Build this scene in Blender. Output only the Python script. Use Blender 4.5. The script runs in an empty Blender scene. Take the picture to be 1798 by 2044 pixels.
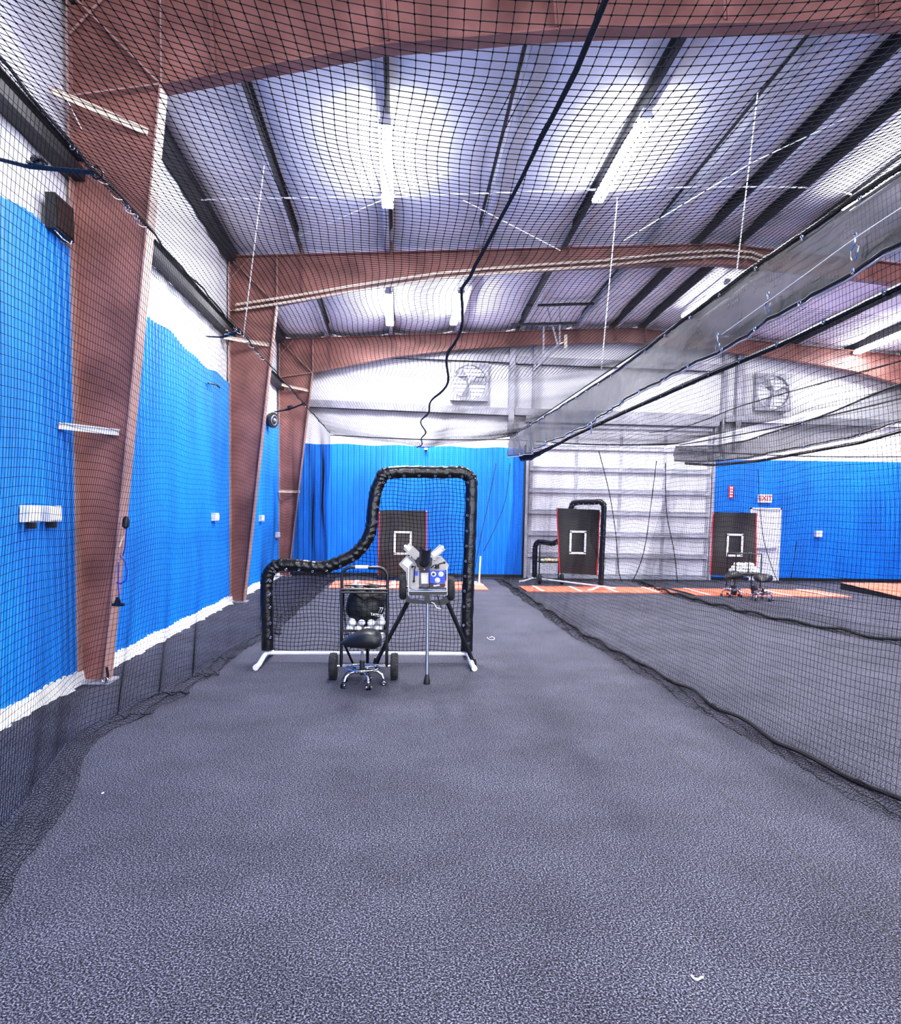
import bpy, math, random
import numpy as np
from mathutils import Vector, Matrix
random.seed(7)
rng = np.random.default_rng(7)
C = bpy.context.scene.collection
PI = math.pi

# ------------------------------------------------------------------ camera
F, PPY, CH = 1500.0, 1128.0, 1.6
_p, _y, _r = math.radians(-4.0), math.radians(3.9), math.radians(1.0)
fw = Vector((math.sin(_y)*math.cos(_p), math.cos(_y)*math.cos(_p), math.sin(_p)))
rt0 = Vector((math.cos(_y), -math.sin(_y), 0)); up0 = rt0.cross(fw)
rt = rt0*math.cos(_r)+up0*math.sin(_r); up = -rt0*math.sin(_r)+up0*math.cos(_r)
O = Vector((0, 0, CH))
cd = bpy.data.cameras.new('camera'); cam = bpy.data.objects.new('camera', cd); C.objects.link(cam)
M = Matrix.Identity(4)
for i in range(3):
    M[i][0] = rt[i]; M[i][1] = up[i]; M[i][2] = -fw[i]; M[i][3] = O[i]
cam.matrix_world = M
cd.sensor_fit = 'VERTICAL'; cd.sensor_height = 24; cd.lens = 24*F/2044
cd.shift_y = (PPY-1022)/2044; cd.clip_start = 0.05; cd.clip_end = 200
bpy.context.scene.camera = cam

def ray(x, y): return fw+rt*((x-899)/F)-up*((y-PPY)/F)
def atY(x, y, Y): r = ray(x, y); return O+r*(Y/r.y)          # photo measurement -> point on the plane y=Y
def atX(x, y, X): r = ray(x, y); return O+r*(X/r.x)
def atZ(x, y, Z): r = ray(x, y); return O+r*((Z-CH)/r.z)

# --------------------------------------------------------------- materials
def lin(c): return tuple(((v/255)/12.92 if v/255 <= .04045 else ((v/255+.055)/1.055)**2.4) for v in c)
_mats = {}
def mat(name, col, rough=.6, metal=0., var=.12, scale=8., bump=0., bscale=60., spec=.5, emit=None, es=0., trans=0., col2=None, stretch=None, transl=0.):
    if name in _mats: return _mats[name]
    m = bpy.data.materials.new(name); m.use_nodes = True
    nt = m.node_tree; N = nt.nodes; L = nt.links
    b = N['Principled BSDF']; out = N['Material Output']
    b.inputs['Roughness'].default_value = rough; b.inputs['Metallic'].default_value = metal
    b.inputs['Specular IOR Level'].default_value = spec
    tc = N.new('ShaderNodeTexCoord'); src = tc.outputs['Object']
    if stretch:
        mp = N.new('ShaderNodeMapping'); mp.inputs['Scale'].default_value = stretch; L.new(src, mp.inputs[0]); src = mp.outputs[0]
    n = N.new('ShaderNodeTexNoise'); n.inputs['Scale'].default_value = scale; n.inputs['Detail'].default_value = 4
    L.new(src, n.inputs['Vector'])
    r = N.new('ShaderNodeValToRGB'); c2 = col2 or tuple(v*(1-var*2) for v in col)
    r.color_ramp.elements[0].position = .3; r.color_ramp.elements[1].position = .7
    r.color_ramp.elements[0].color = (*c2, 1); r.color_ramp.elements[1].color = (*[min(1, v*(1+var*.4)) for v in col], 1)
    L.new(n.outputs['Fac'], r.inputs[0]); L.new(r.outputs[0], b.inputs['Base Color'])
    if bump:
        n2 = N.new('ShaderNodeTexNoise'); n2.inputs['Scale'].default_value = bscale; n2.inputs['Detail'].default_value = 3
        L.new(src, n2.inputs['Vector'])
        bp = N.new('ShaderNodeBump'); bp.inputs['Strength'].default_value = bump; bp.inputs['Distance'].default_value = .02
        L.new(n2.outputs['Fac'], bp.inputs['Height']); L.new(bp.outputs[0], b.inputs['Normal'])
    if emit:
        b.inputs['Emission Color'].default_value = (*emit, 1); b.inputs['Emission Strength'].default_value = es
    if trans or transl:
        last = b.outputs[0]
        if transl:
            tl = N.new('ShaderNodeBsdfTranslucent'); tl.inputs[0].default_value = (*[min(1, v*2) for v in col], 1)
            mx = N.new('ShaderNodeMixShader'); mx.inputs[0].default_value = transl
            L.new(last, mx.inputs[1]); L.new(tl.outputs[0], mx.inputs[2]); last = mx.outputs[0]
        if trans:
            tp = N.new('ShaderNodeBsdfTransparent'); mx = N.new('ShaderNodeMixShader'); mx.inputs[0].default_value = trans
            L.new(last, mx.inputs[1]); L.new(tp.outputs[0], mx.inputs[2]); last = mx.outputs[0]
        L.new(last, out.inputs['Surface'])
    _mats[name] = m
    return m

WHITE = mat('white_insulation', (.86, .86, .92), .75, var=.05, scale=1.2, bump=.25, bscale=3)
ROOFM = mat('roof_insulation', (.84, .84, .91), .7, var=.06, scale=.8, bump=.35, bscale=6, stretch=(.4, 3, 1))
BLUE = mat('blue_wall_paint', lin((6, 140, 246)), .5, var=.16, scale=1.6, bump=.08, bscale=9, stretch=(1, 1, .35))
BLUEF = mat('blue_far_paint', lin((4, 128, 238)), .55, var=.16, scale=1.6, bump=.08, bscale=9, stretch=(1, 1, .35))
STEEL = mat('red_oxide_steel', lin((150, 102, 94)), .55, var=.16, scale=2.2, bump=.1, bscale=30, col2=lin((108, 68, 62)))
STEELF = mat('flange_edge_steel', lin((176, 138, 130)), .5, var=.12, scale=3)
PURL = mat('lit_purlin_galv', (.66, .66, .74), .5, 0, var=.2, scale=4)  # pale copy for the purlin flanges, lit look put into the colour
PURLD = mat('dark_or_shaded_steel', (.022, .022, .03), .6, .1, var=.3, scale=3)  # near-black: paints shade on girt and purlin webs, also plain dark bars
GALV = mat('galvanized_post', (.45, .45, .52), .5, .2, var=.2, scale=3)
CREAM = mat('cream_conduit', lin((225, 208, 190)), .5, var=.1)
NET = mat('black_net_twine', (.004, .004, .006), .8, var=.1, scale=30, spec=.12)
ROPE = mat('black_rope', (.008, .008, .01), .8, var=.2, scale=80, bump=.5, bscale=150)
VINYL = mat('black_vinyl', (.007, .007, .008), .28, var=.2, scale=6, bump=.6, bscale=11)
BLACKM = mat('black_painted_metal', (.006, .006, .008), .3, var=.1, spec=.6)
BLACKP = mat('black_plastic', (.012, .012, .014), .5, var=.15)
RUBBER = mat('tyre_rubber', (.03, .03, .035), .8, var=.3, scale=20)
CHROME = mat('chrome', (.75, .75, .8), .15, 1., var=.05)
SILVER = mat('silver_tube', (.6, .6, .65), .3, .8, var=.08)
WPIPE = mat('white_pipe', (.8, .8, .85), .35, var=.04)
WPLAS = mat('white_plastic', (.75, .75, .8), .5, var=.06)
STRINGM = mat('white_cord', (.8, .8, .85), .7, var=.05)
BEIGE = mat('warm_grey_housing', lin((168, 164, 158)), .5, var=.08, scale=10)
LABELM = mat('pale_label', lin((225, 226, 240)), .5, var=.08, scale=60)
PBLUE = mat('blue_panel_paint', lin((20, 70, 205)), .4, var=.05)
CURT = mat('grey_shade_cloth', (.036, .036, .043), .6, var=.42, scale=3.0, bump=1.0, bscale=4.0, trans=.2, transl=.12, stretch=(1, .6, 1))
HEM = mat('black_hem', (.006, .006, .008), .5, var=.1)
TARGET = mat('black_target_vinyl', (.022, .021, .022), .5, var=.25, scale=3, bump=.3, bscale=5)
RED = mat('red_binding', lin((205, 50, 55)), .5, var=.1)
WTAPE = mat('white_tape', (.85, .85, .9), .6, var=.03)
ORANGE = mat('orange_turf_mat', lin((240, 128, 98)), .9, var=.14, scale=12, bump=.3, bscale=200)
DOORM = mat('white_door_panel', (.78, .78, .86), .5, var=.07, scale=2)
RAILM = mat('door_rail_steel', (.50, .50, .58), .5, .1, var=.15, scale=4)
BALL = mat('baseball_leather', (.85, .85, .86), .6, var=.06, scale=20)
YBALL = mat('cream_ball', lin((235, 225, 190)), .6, var=.1)
TUBE = mat('fluorescent_tube', (1, 1, 1), .5, var=0, emit=(.93, .93, 1.), es=60)
SIGNR = mat('sign_red', lin((200, 50, 60)), .5, var=.05)
BCORD = mat('blue_cord', lin((10, 60, 190)), .5, var=.1)
BAGM = mat('black_bag_nylon', (.01, .01, .013), .55, var=.3, scale=12, bump=.6, bscale=18)
LOUVER = mat('glowing_louver', (.8, .8, .88), .4, var=.05, emit=(.9, .9, 1.), es=.5)  # slats glow by emission, standing in for light at the louvers
FANM = mat('fan_housing_steel', (.36, .36, .42), .45, .3, var=.25, scale=8)
SEATM = mat('black_seat_leather', (.012, .012, .014), .42, var=.1, bump=.1, bscale=200)

def carpet():
    m = bpy.data.materials.new('charcoal_carpet'); m.use_nodes = True
    nt = m.node_tree; N = nt.nodes; L = nt.links; b = N['Principled BSDF']
    b.inputs['Roughness'].default_value = .95; b.inputs['Specular IOR Level'].default_value = .15
    tc = N.new('ShaderNodeTexCoord')
    n1 = N.new('ShaderNodeTexNoise'); n1.inputs['Scale'].default_value = 130; n1.inputs['Detail'].default_value = 3; n1.inputs['Roughness'].default_value = .7
    L.new(tc.outputs['Object'], n1.inputs['Vector'])
    r1 = N.new('ShaderNodeValToRGB'); e = r1.color_ramp.elements
    e[0].position = .40; e[0].color = (.006, .006, .009, 1); e[1].position = .66; e[1].color = (.30, .30, .38, 1)
    k = r1.color_ramp.elements.new(.5); k.color = (.033, .033, .044, 1)
    L.new(n1.outputs['Fac'], r1.inputs[0])
    n2 = N.new('ShaderNodeTexNoise'); n2.inputs['Scale'].default_value = 1.3; n2.inputs['Detail'].default_value = 6; n2.inputs['Roughness'].default_value = .65
    L.new(tc.outputs['Object'], n2.inputs['Vector'])
    r2 = N.new('ShaderNodeValToRGB'); r2.color_ramp.elements[0].position = .3; r2.color_ramp.elements[1].position = .7
    r2.color_ramp.elements[0].color = (.72, .72, .72, 1); r2.color_ramp.elements[1].color = (1.15, 1.15, 1.15, 1)
    L.new(n2.outputs['Fac'], r2.inputs[0])
    mx = N.new('ShaderNodeMixRGB'); mx.blend_type = 'MULTIPLY'; mx.inputs[0].default_value = 1
    L.new(r1.outputs[0], mx.inputs[1]); L.new(r2.outputs[0], mx.inputs[2]); L.new(mx.outputs[0], b.inputs['Base Color'])
    bp = N.new('ShaderNodeBump'); bp.inputs['Strength'].default_value = .6; bp.inputs['Distance'].default_value = .006
    L.new(n1.outputs['Fac'], bp.inputs['Height']); L.new(bp.outputs[0], b.inputs['Normal'])
    return m
CARPET = carpet()

# ----------------------------------------------------------- mesh builder
class MB:
    def __init__(s): s.v = []; s.f = []; s.mi = []; s.ms = []
    def m(s, mt):
        if mt is None: return 0
        if mt not in s.ms: s.ms.append(mt)
        return s.ms.index(mt)
    def add(s, vs, fs, mt=None):
        b = len(s.v); k = s.m(mt); s.v += [tuple(v) for v in vs]
        for f in fs: s.f.append(tuple(i+b for i in f)); s.mi.append(k)
        return s
    def box(s, x0, x1, y0, y1, z0, z1, mt=None, bev=0.):
        vs = [(x, y, z) for x in (x0, x1) for y in (y0, y1) for z in (z0, z1)]
        return s.add(vs, [(0, 1, 3, 2), (4, 6, 7, 5), (0, 4, 5, 1), (2, 3, 7, 6), (0, 2, 6, 4), (1, 5, 7, 3)], mt)
    def obox(s, c, ax, ay, az, hx, hy, hz, mt=None):
        c = Vector(c); ax, ay, az = Vector(ax).normalized()*hx, Vector(ay).normalized()*hy, Vector(az).normalized()*hz
        vs = [c+i*ax+j*ay+k*az for i in (-1, 1) for j in (-1, 1) for k in (-1, 1)]
        return s.add(vs, [(0, 1, 3, 2), (4, 6, 7, 5), (0, 4, 5, 1), (2, 3, 7, 6), (0, 2, 6, 4), (1, 5, 7, 3)], mt)
    def bar(s, a, b, w, h, upv=(0, 0, 1), mt=None):
        a, b = Vector(a), Vector(b); d = b-a; u = Vector(upv)
        if abs(d.normalized().dot(u)) > .98: u = Vector((0, 1, 0))
        sx = d.cross(u).normalized(); uz = sx.cross(d).normalized()
        return s.obox((a+b)/2, d, sx, uz, d.length/2, w/2, h/2, mt)
    def tube(s, pts, r, n=8, mt=None, closed=False, caps=True):
        pts = [Vector(p) for p in pts]; k = len(pts)
        rs = r if isinstance(r, (list, tuple)) else [r]*k
        vs = []; prev = None
        for i, p in enumerate(pts):
            if closed: t = pts[(i+1) % k]-pts[i-1]
            else: t = pts[min(i+1, k-1)]-pts[max(i-1, 0)]
            t.normalize()
            if prev is None:
                a = Vector((0, 0, 1)) if abs(t.z) < .9 else Vector((1, 0, 0)); e1 = t.cross(a).normalized()
            else: e1 = (prev-t*prev.dot(t)).normalized()
            prev = e1; e2 = t.cross(e1)
            for j in range(n):
                an = 2*PI*j/n; vs.append(p+rs[i]*(math.cos(an)*e1+math.sin(an)*e2))
        fs = []
        for i in range(k if closed else k-1):
            i2 = (i+1) % k
            for j in range(n): fs.append((i*n+j, i*n+(j+1) % n, i2*n+(j+1) % n, i2*n+j))
        if caps and not closed: fs += [tuple(range(n))[::-1], tuple((k-1)*n+j for j in range(n))]
        return s.add(vs, fs, mt)
    def lathe(s, c, ax, prof, n=24, mt=None):
        c = Vector(c); ax = Vector(ax).normalized(); a = Vector((0, 0, 1)) if abs(ax.z) < .9 else Vector((1, 0, 0))
        e1 = ax.cross(a).normalized(); e2 = ax.cross(e1); vs = []; k = len(prof)
        for (r, h) in prof:
            for j in range(n): an = 2*PI*j/n; vs.append(c+ax*h+r*(math.cos(an)*e1+math.sin(an)*e2))
        fs = [(i*n+j, i*n+(j+1) % n, (i+1)*n+(j+1) % n, (i+1)*n+j) for i in range(k-1) for j in range(n)]
        fs += [tuple(range(n))[::-1], tuple((k-1)*n+j for j in range(n))]
        return s.add(vs, fs, mt)
    def torus(s, c, ax, R, r, n=24, k=8, mt=None):
        c = Vector(c); ax = Vector(ax).normalized(); a = Vector((0, 0, 1)) if abs(ax.z) < .9 else Vector((1, 0, 0))
        e1 = ax.cross(a).normalized(); e2 = ax.cross(e1)
        return s.tube([c+R*(math.cos(2*PI*j/n)*e1+math.sin(2*PI*j/n)*e2) for j in range(n)], r, k, mt, closed=True)
    def sphere(s, c, r, n=12, k=8, mt=None, sc=(1, 1, 1)):
        vs = [(c[0], c[1], c[2]+r*sc[2])]; fs = []
        for i in range(1, k):
            ph = PI*i/k
            for j in range(n):
                th = 2*PI*j/n; vs.append((c[0]+r*sc[0]*math.sin(ph)*math.cos(th), c[1]+r*sc[1]*math.sin(ph)*math.sin(th), c[2]+r*sc[2]*math.cos(ph)))
        vs.append((c[0], c[1], c[2]-r*sc[2])); last = len(vs)-1
        for j in range(n): fs.append((0, 1+j, 1+(j+1) % n)); fs.append((last, last-n+(j+1) % n, last-n+j))
        for i in range(k-2):
            for j in range(n): a = 1+i*n; fs.append((a+j, a+n+j, a+n+(j+1) % n, a+(j+1) % n))
        return s.add(vs, fs, mt)
    def prism(s, poly, off, mt=None):
        """poly: 3D points; off: extrusion vector"""
        n = len(poly); off = Vector(off); vs = [Vector(p) for p in poly]+[Vector(p)+off for p in poly]
        return s.add(vs, [tuple(range(n))[::-1], tuple(range(n, 2*n))]+[(i, (i+1) % n, n+(i+1) % n, n+i) for i in range(n)], mt)
    def grid(s, P, mt=None):
        nu, nv = len(P), len(P[0])
        return s.add([p for row in P for p in row], [(i*nv+j, (i+1)*nv+j, (i+1)*nv+j+1, i*nv+j+1) for i in range(nu-1) for j in range(nv-1)], mt)
    def build(s, name, mt=None, parent=None, smooth=True, ang=.7):
        me = bpy.data.meshes.new(name); me.from_pydata(s.v, [], s.f)
        if mt is not None and not s.ms: s.ms = [mt]
        elif mt is not None and None in s.ms: s.ms[s.ms.index(None)] = mt
        for q in s.ms: me.materials.append(q)
        if len(s.ms) > 1: me.polygons.foreach_set('material_index', s.mi)
        if smooth: me.shade_smooth(); me.set_sharp_from_angle(angle=ang)
        me.update()
        o = bpy.data.objects.new(name, me); C.objects.link(o)
        if parent is not None:
            o.parent = parent; o.matrix_parent_inverse = pmat(parent).inverted()
        return o
def pmat(o):
    m = o.matrix_basis.copy()
    if o.parent is not None: m = pmat(o.parent) @ o.matrix_parent_inverse @ m
    return m

def tag(o, label=None, cat=None, group=None, kind=None):
    if label: o['label'] = label
    if cat: o['category'] = cat
    if group: o['group'] = group
    if kind: o['kind'] = kind
    return o
def thing(name, loc, label, cat, group=None):
    o = bpy.data.objects.new(name, None); C.objects.link(o); o.location = loc; o.empty_display_size = .2
    return tag(o, label, cat, group)
def struct(o, label, cat='wall'):
    return tag(o, label, cat, None, 'structure')
def dup(root, loc, rz, label, group=None):
    def cp(o, par):
        c = o.copy(); C.objects.link(c)
        if par is not None: c.parent = par
        for ch in list(o.children): cp(ch, c)
        return c
    r = cp(root, None); r.location = loc; r.rotation_euler = (0, 0, rz); r['label'] = label
    if group: r['group'] = group
    elif 'group' in r: del r['group']
    return r
def placed(build_fn, loc, rz, *a, **k):
    """build at origin then move"""
    o = build_fn(*a, **k); o.location = loc; o.rotation_euler = (0, 0, rz); return o

# ------------------------------------------------------------- roof shape
XL, XR, XM, YB, YFAR = -2.93, 13.9, 5.48, -6.0, 18.7
FR = [7.0, 13.1, 18.3]
def mir(X): return X if X <= XM else 2*XM-X
def dz(Y): return -.035*(max(Y, 7.)-13.1)
def rtop(X, Y): return 5.78+.064*(mir(X)+2.93)+dz(Y)
LOW = [(-2.11, 5.03), (-.2, 5.47), (1.33, 5.68), (2.8, 5.82), (4.29, 5.93), (XM, 5.99)]
def rlow(X, Y):
    x = mir(X)
    for (a, za), (b, zb) in zip(LOW, LOW[1:]):
        if x <= b: return za+(zb-za)*(x-a)/(b-a)+dz(Y)
    return LOW[-1][1]+dz(Y)

# ------------------------------------------------------------------ shell
b = MB(); b.grid([[(XL-.3+(XR-XL+.6)*i/20, YB+(YFAR+.3-YB)*j/20, 0) for j in range(21)] for i in range(21)])
fl = b.build('floor', CARPET, smooth=False); struct(fl, 'speckled charcoal grey carpet covering the whole hall', 'floor')
# two thin carpet seams: shallow dark grooves
for k, (x, y0, y1) in enumerate([(1.93, 1.0, 5.6), (-1.02, 12.5, 17)]):
    b = MB(); b.add([(x-.003, y0, .0015), (x+.003, y0, .0015), (x+.003-.05, y1, .0015), (x-.003-.05, y1, .0015)], [(0, 1, 2, 3)])
    o = b.build('trim_%d' % (k+1), BLACKP, smooth=False); struct(o, 'thin dark seam between two carpet strips', 'seam')
PX = [-1.72, -.23, 1.26, 2.79, 4.2, 5.12, 5.84, 6.76, 8.17, 9.7, 11.2, 12.68]
edges = [XL]+PX+[XR]
def ceil_z(X, Y):
    z = rtop(X, Y)+.24
    for a, c in zip(edges, edges[1:]):
        if a <= X <= c:
            t = (X-a)/(c-a); w = c-a
            z -= .10*min(1, w)*math.sin(PI*t)**.7
            break
    near = min(abs(Y-f) for f in FR+[.9])
    z -= .05*math.exp(-(near/.8)**2)
    return z
xs = sorted(set([a+(c-a)*k/8 for a, c in zip(edges, edges[1:]) for k in range(9)]))
ys = [YB+(YFAR-YB)*j/90 for j in range(91)]
b = MB(); b.grid([[(x, y, ceil_z(x, y)) for y in ys] for x in xs])
struct(b.build('ceiling', ROOFM, ang=3), 'white vinyl-faced insulation stretched over the roof purlins', 'ceiling')

def ribbed(p0, p1, zt0, zt1, period, depth, nrm, zb=.0, ragged=0.):
    """vertical ribbed sheet from p0 to p1 with top heights following a function list"""
    p0 = Vector((*p0, 0)); p1 = Vector((*p1, 0)); d = p1-p0; Ln = d.length; d.normalize(); nrm = Vector((*nrm, 0))
    prof = [(0, 0), (.18, 0), (.3, 1), (.46, 1), (.58, 0), (.70, 0), (.74, .35), (.80, .35), (.84, 0)]
    n = int(Ln/period); P = []
    for i in range(n+1):
        for (t, h) in prof:
            s_ = min(Ln, (i+t)*period); q = p0+d*s_+nrm*(h*depth)
            tt = s_/Ln; zt = zt0(tt) if callable(zt0) else zt0+(zt1-zt0)*tt
            P.append([(q.x, q.y, zb+(zt-zb)*k/4) for k in range(5)])
    m = MB(); m.grid(P); return m
# left wall
b = MB(); b.grid([[(XL-.01+.012*math.sin(y*9+z*.6), y, z) for z in np.linspace(0, 6.6, 12)] for y in np.linspace(YB, YFAR, 200)])
wl = struct(b.build('wall_left', WHITE, ang=3), 'left metal building wall, blue ribbed lower cladding and white insulation above')
def ltop(t):
    y = YB+(YFAR-YB)*t
    base = 3.84-.022*max(0, y-6)
    return base+.03*math.sin(y*2.1)+.02*math.sin(y*5.3)
ribbed((XL+.03, YB), (XL+.03, YFAR), ltop, 0, .115, .018, (1, 0), zb=.08).build('blue_cladding', BLUE, wl, smooth=False)
# far wall
b = MB(); b.grid([[(x, YFAR+.01+.01*math.sin(x*8), z) for z in np.linspace(0, 6.9, 12)] for x in np.linspace(XL, XR, 160)])
wf = struct(b.build('wall_far', WHITE, ang=3), 'far end wall, blue ribbed cladding below white insulation')
def ftop(t): return 3.22+.015*math.sin(t*30)
ribbed((XL, YFAR-.03), (3.10, YFAR-.03), ftop, 0, .135, .022, (0, -1), zb=.06).build('blue_cladding', BLUEF, wf, smooth=False)
ribbed((7.88, YFAR-.03), (8.93, YFAR-.03), 3.06, 3.06, .135, .022, (0, -1), zb=.06).build('blue_cladding', BLUEF, wf, smooth=False)
ribbed((8.93, YFAR-.03), (9.70, YFAR-.03), 3.06, 3.07, .135, .022, (0, -1), zb=1.83).build('blue_cladding', BLUEF, wf, smooth=False)
ribbed((9.70, YFAR-.03), (XR, YFAR-.03), 3.07, 3.1, .135, .022, (0, -1), zb=.06).build('blue_cladding', BLUEF, wf, smooth=False)
b = MB(); b.grid([[(XR, y, z) for z in (0, 3, 6.9)] for y in (YB, 5, YFAR)])
wr = struct(b.build('wall_right', WHITE, smooth=False), 'right side wall of the hall, out of the picture')
ribbed((XR-.03, YFAR), (XR-.03, YB), 3.1, 3.7, .135, .02, (-1, 0), zb=.06).build('blue_cladding', BLUE, wr, smooth=False)
# ragged white strip at the foot of the left wall
P = []
for i in range(500):
    y = YB+(YFAR-YB)*i/499
    rg = .02*math.sin(y*7)+.018*math.sin(y*17.3+1)+.012*math.sin(y*41)
    w = .02+max(0, rg)*1.3
    P.append([(XL+.035, y, .115+.012*math.sin(y*5.1)+.006*math.sin(y*23)), (XL+.065, y, .10), (XL+.075, y, .03), (XL+.075+w, y, .012), (XL+.08+w, y, .002)])
b = MB(); b.grid(P); struct(b.build('baseboard_left', mat('white_foam_strip', (.85, .85, .9), .8, var=.1, scale=6, bump=.5, bscale=30), ang=3), 'ragged white flashing strip where the left wall meets the carpet', 'baseboard')
b = MB(); b.box(XL, 3.08, YFAR-.09, YFAR-.02, 0, .075); b.box(9.72, XR, YFAR-.09, YFAR-.02, 0, .075); b.box(7.9, 8.92, YFAR-.09, YFAR-.02, 0, .075)
struct(b.build('base_shade_far', BLACKP, smooth=False), 'black strip along the far wall foot, painting in shaded carpet and net', 'baseboard')  # black strip paints the shaded carpet and piled net at the wall foot

# ----------------------------------------------------------- steel frames
def frame(Y, label):
    t = thing('steel_portal_frame', (XL, Y, 0), label, 'steel frame', 'red-brown rigid steel frames of the hall')
    kx, kz = LOW[0][0], LOW[0][1]+dz(Y); fwid = .1
    topz = rtop(XL, Y)
    b = MB()
    xo = XL+.05
    b.prism([(xo, Y-.006, 0), (-2.66, Y-.006, 0), (kx, Y-.006, kz), (xo, Y-.006, kz-.12)], (0, .012, 0))
    b.build('column', STEEL, t, smooth=False)
    b = MB(); b.bar((-2.655, Y, .015), (kx, Y, kz), .19, .016, (1, 0, 0)); b.build('inner_flange', STEELF, t, smooth=False)
    b = MB(); b.bar((xo, Y, .01), (xo, Y, topz), .19, .016, (1, 0, 0)); b.build('outer_flange', STEELF, t, smooth=False)
    b = MB(); b.box(XL+.04, -2.60, Y-.13, Y+.13, .0, .02); b.build('base_plate', GALV, t, smooth=False)
    # rafter web
    N = 28; xsr = [kx+(2*XM-2*kx)*i/N for i in range(N+1)]; xsr = sorted(set(xsr+[p[0] for p in LOW]+[2*XM-p[0] for p in LOW]))
    b = MB()
    low = [(x, Y-.006, rlow(x, Y)) for x in xsr]; hi = [(x, Y-.006, rtop(x, Y)) for x in xsr]
    for i in range(len(xsr)-1): b.prism([low[i], low[i+1], hi[i+1], hi[i]], (0, .012, 0))
    b.prism([(xo, Y-.006, kz-.12), (kx, Y-.006, kz), (kx, Y-.006, rtop(kx, Y)), (xo, Y-.006, topz)], (0, .012, 0))
    b.prism([(2*XM-xo, Y-.006, kz-.12), (2*XM-kx, Y-.006, kz), (2*XM-kx, Y-.006, rtop(kx, Y)), (2*XM-xo, Y-.006, topz)], (0, .012, 0))
    b.build('rafter', STEEL, t, smooth=False)
    b = MB()
    for i in range(len(xsr)-1): b.bar(low[i], low[i+1], .19, .016, (0, 0, 1))
    b.build('bottom_flange', STEEL, t, smooth=False)
    b = MB()
    b.bar((xo, Y, topz), (XM, Y, rtop(XM, Y)), .19, .016); b.bar((XM, Y, rtop(XM, Y)), (2*XM-xo, Y, topz), .19, .016)
    b.build('top_flange', STEEL, t, smooth=False)
    for (a, c, w) in [((xo, topz-.02), (kx, kz), .09), ((xo, kz-.14), (kx, kz), .09), ((kx+.01, kz), (kx+.01, rtop(kx, Y)), .09)]:
        b = MB(); b.bar((a[0], Y-w/2-.006, a[1]), (c[0], Y-w/2-.006, c[1]), w, .014, (0, 0, 1) if abs(a[0]-c[0]) > .05 else (1, 0, 0))
        b.build('stiffener_plate', STEELF, t, smooth=False)
    b = MB(); b.bar((xo+.0, Y-.05, topz-.36), (xo+.33, Y-.05, topz+.0), .012, .02); b.build('corner_brace', STEELF, t, smooth=False)
    for x in PX:
        if x > 10: continue
        b = MB(); zl = rlow(x, Y)+.03; zt = rtop(x, Y)+.16
        b.bar((x+.07, Y-.1, zl), (x+.02, Y-.12, zt), .035, .01, (0, 1, 0)); b.bar((x+.085, Y-.10, zl), (x+.035, Y-.12, zt), .01, .04, (0, 1, 0))
        b.build('purlin_brace', STEEL, t, smooth=False)
    # right-hand column
    b = MB(); X2 = 2*XM
    b.prism([(X2-xo, Y-.006, 0), (X2+2.66, Y-.006, 0), (X2-kx, Y-.006, kz), (X2-xo, Y-.006, kz-.12)], (0, .012, 0))
    b.bar((X2+2.655, Y, .015), (X2-kx, Y, kz), .19, .016, (1, 0, 0)); b.build('column', STEEL, t, smooth=False)
    return t
frame(FR[0], 'nearest red-brown steel frame, tapered column at far left and beam across the top')
frame(FR[1], 'middle red-brown steel frame with cream conduits clipped along its beam')
frame(FR[2], 'farthest red-brown steel frame, small column just before the blue end wall')

# purlins, eave strut, girts
names = ['first', 'second', 'third', 'fourth', 'fifth', 'sixth', 'seventh', 'eighth', 'ninth', 'tenth', 'eleventh', 'twelfth']
for k, x in enumerate(PX):
    sgn = 1 if x < 0 else -1
    b = MB()
    for y0, y1 in [(YB, 7.), (7., YFAR)]:
        z0, z1 = rtop(x, y0), rtop(x, y1)
        for (dx0, dx1, a, c, mt) in [(-.085*sgn, .003, .012, .022, PURL), (.0, .012*sgn, .02, .21, GALV if k in (2, 4) else PURLD), (.0, .055*sgn, .2, .21, PURLD), (-.085*sgn, -.08*sgn, .012, .035, PURL)]:  # pale flange: lit and shaded faces put into colour
            xa, xb = sorted((x+dx0, x+dx1))
            vs = [(xa, y0, z0+a), (xb, y0, z0+a), (xb, y0, z0+c), (xa, y0, z0+c), (xa, y1, z1+a), (xb, y1, z1+a), (xb, y1, z1+c), (xa, y1, z1+c)]
            b.add(vs, [(0, 1, 2, 3), (7, 6, 5, 4), (0, 4, 5, 1), (1, 5, 6, 2), (2, 6, 7, 3), (3, 7, 4, 0)], mt)
    tag(b.build('roof_purlin', None, smooth=False), 'steel roof purlin running the length of the hall, %s from the left wall' % names[k], 'purlin', 'roof purlins under the insulation')
b = MB()
for y0, y1 in [(YB, 7.), (7., YFAR)]:
    z0, z1 = rtop(XL, y0), rtop(XL, y1); xa, xb = XL+.02, XL+.14
    b.add([(xa, y0, z0-.10), (xb, y0, z0-.08), (xb, y0, z0+.14), (xa, y0, z0+.14), (xa, y1, z1-.10), (xb, y1, z1-.08), (xb, y1, z1+.14), (xa, y1, z1+.14)],
          [(0, 1, 2, 3), (7, 6, 5, 4), (0, 4, 5, 1), (1, 5, 6, 2), (2, 6, 7, 3), (3, 7, 4, 0)])
tag(b.build('eave_strut', PURLD, smooth=False), 'dark steel eave strut in the angle of the left wall and the roof', 'beam')
b = MB()
b.box(XL, XL+.15, YB, YFAR, 4.43, 4.45); b.box(XL+.14, XL+.15, YB, YFAR, 4.45, 4.53); b.box(XL+.0, XL+.15, YB, YFAR, 4.6, 4.61)
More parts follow.
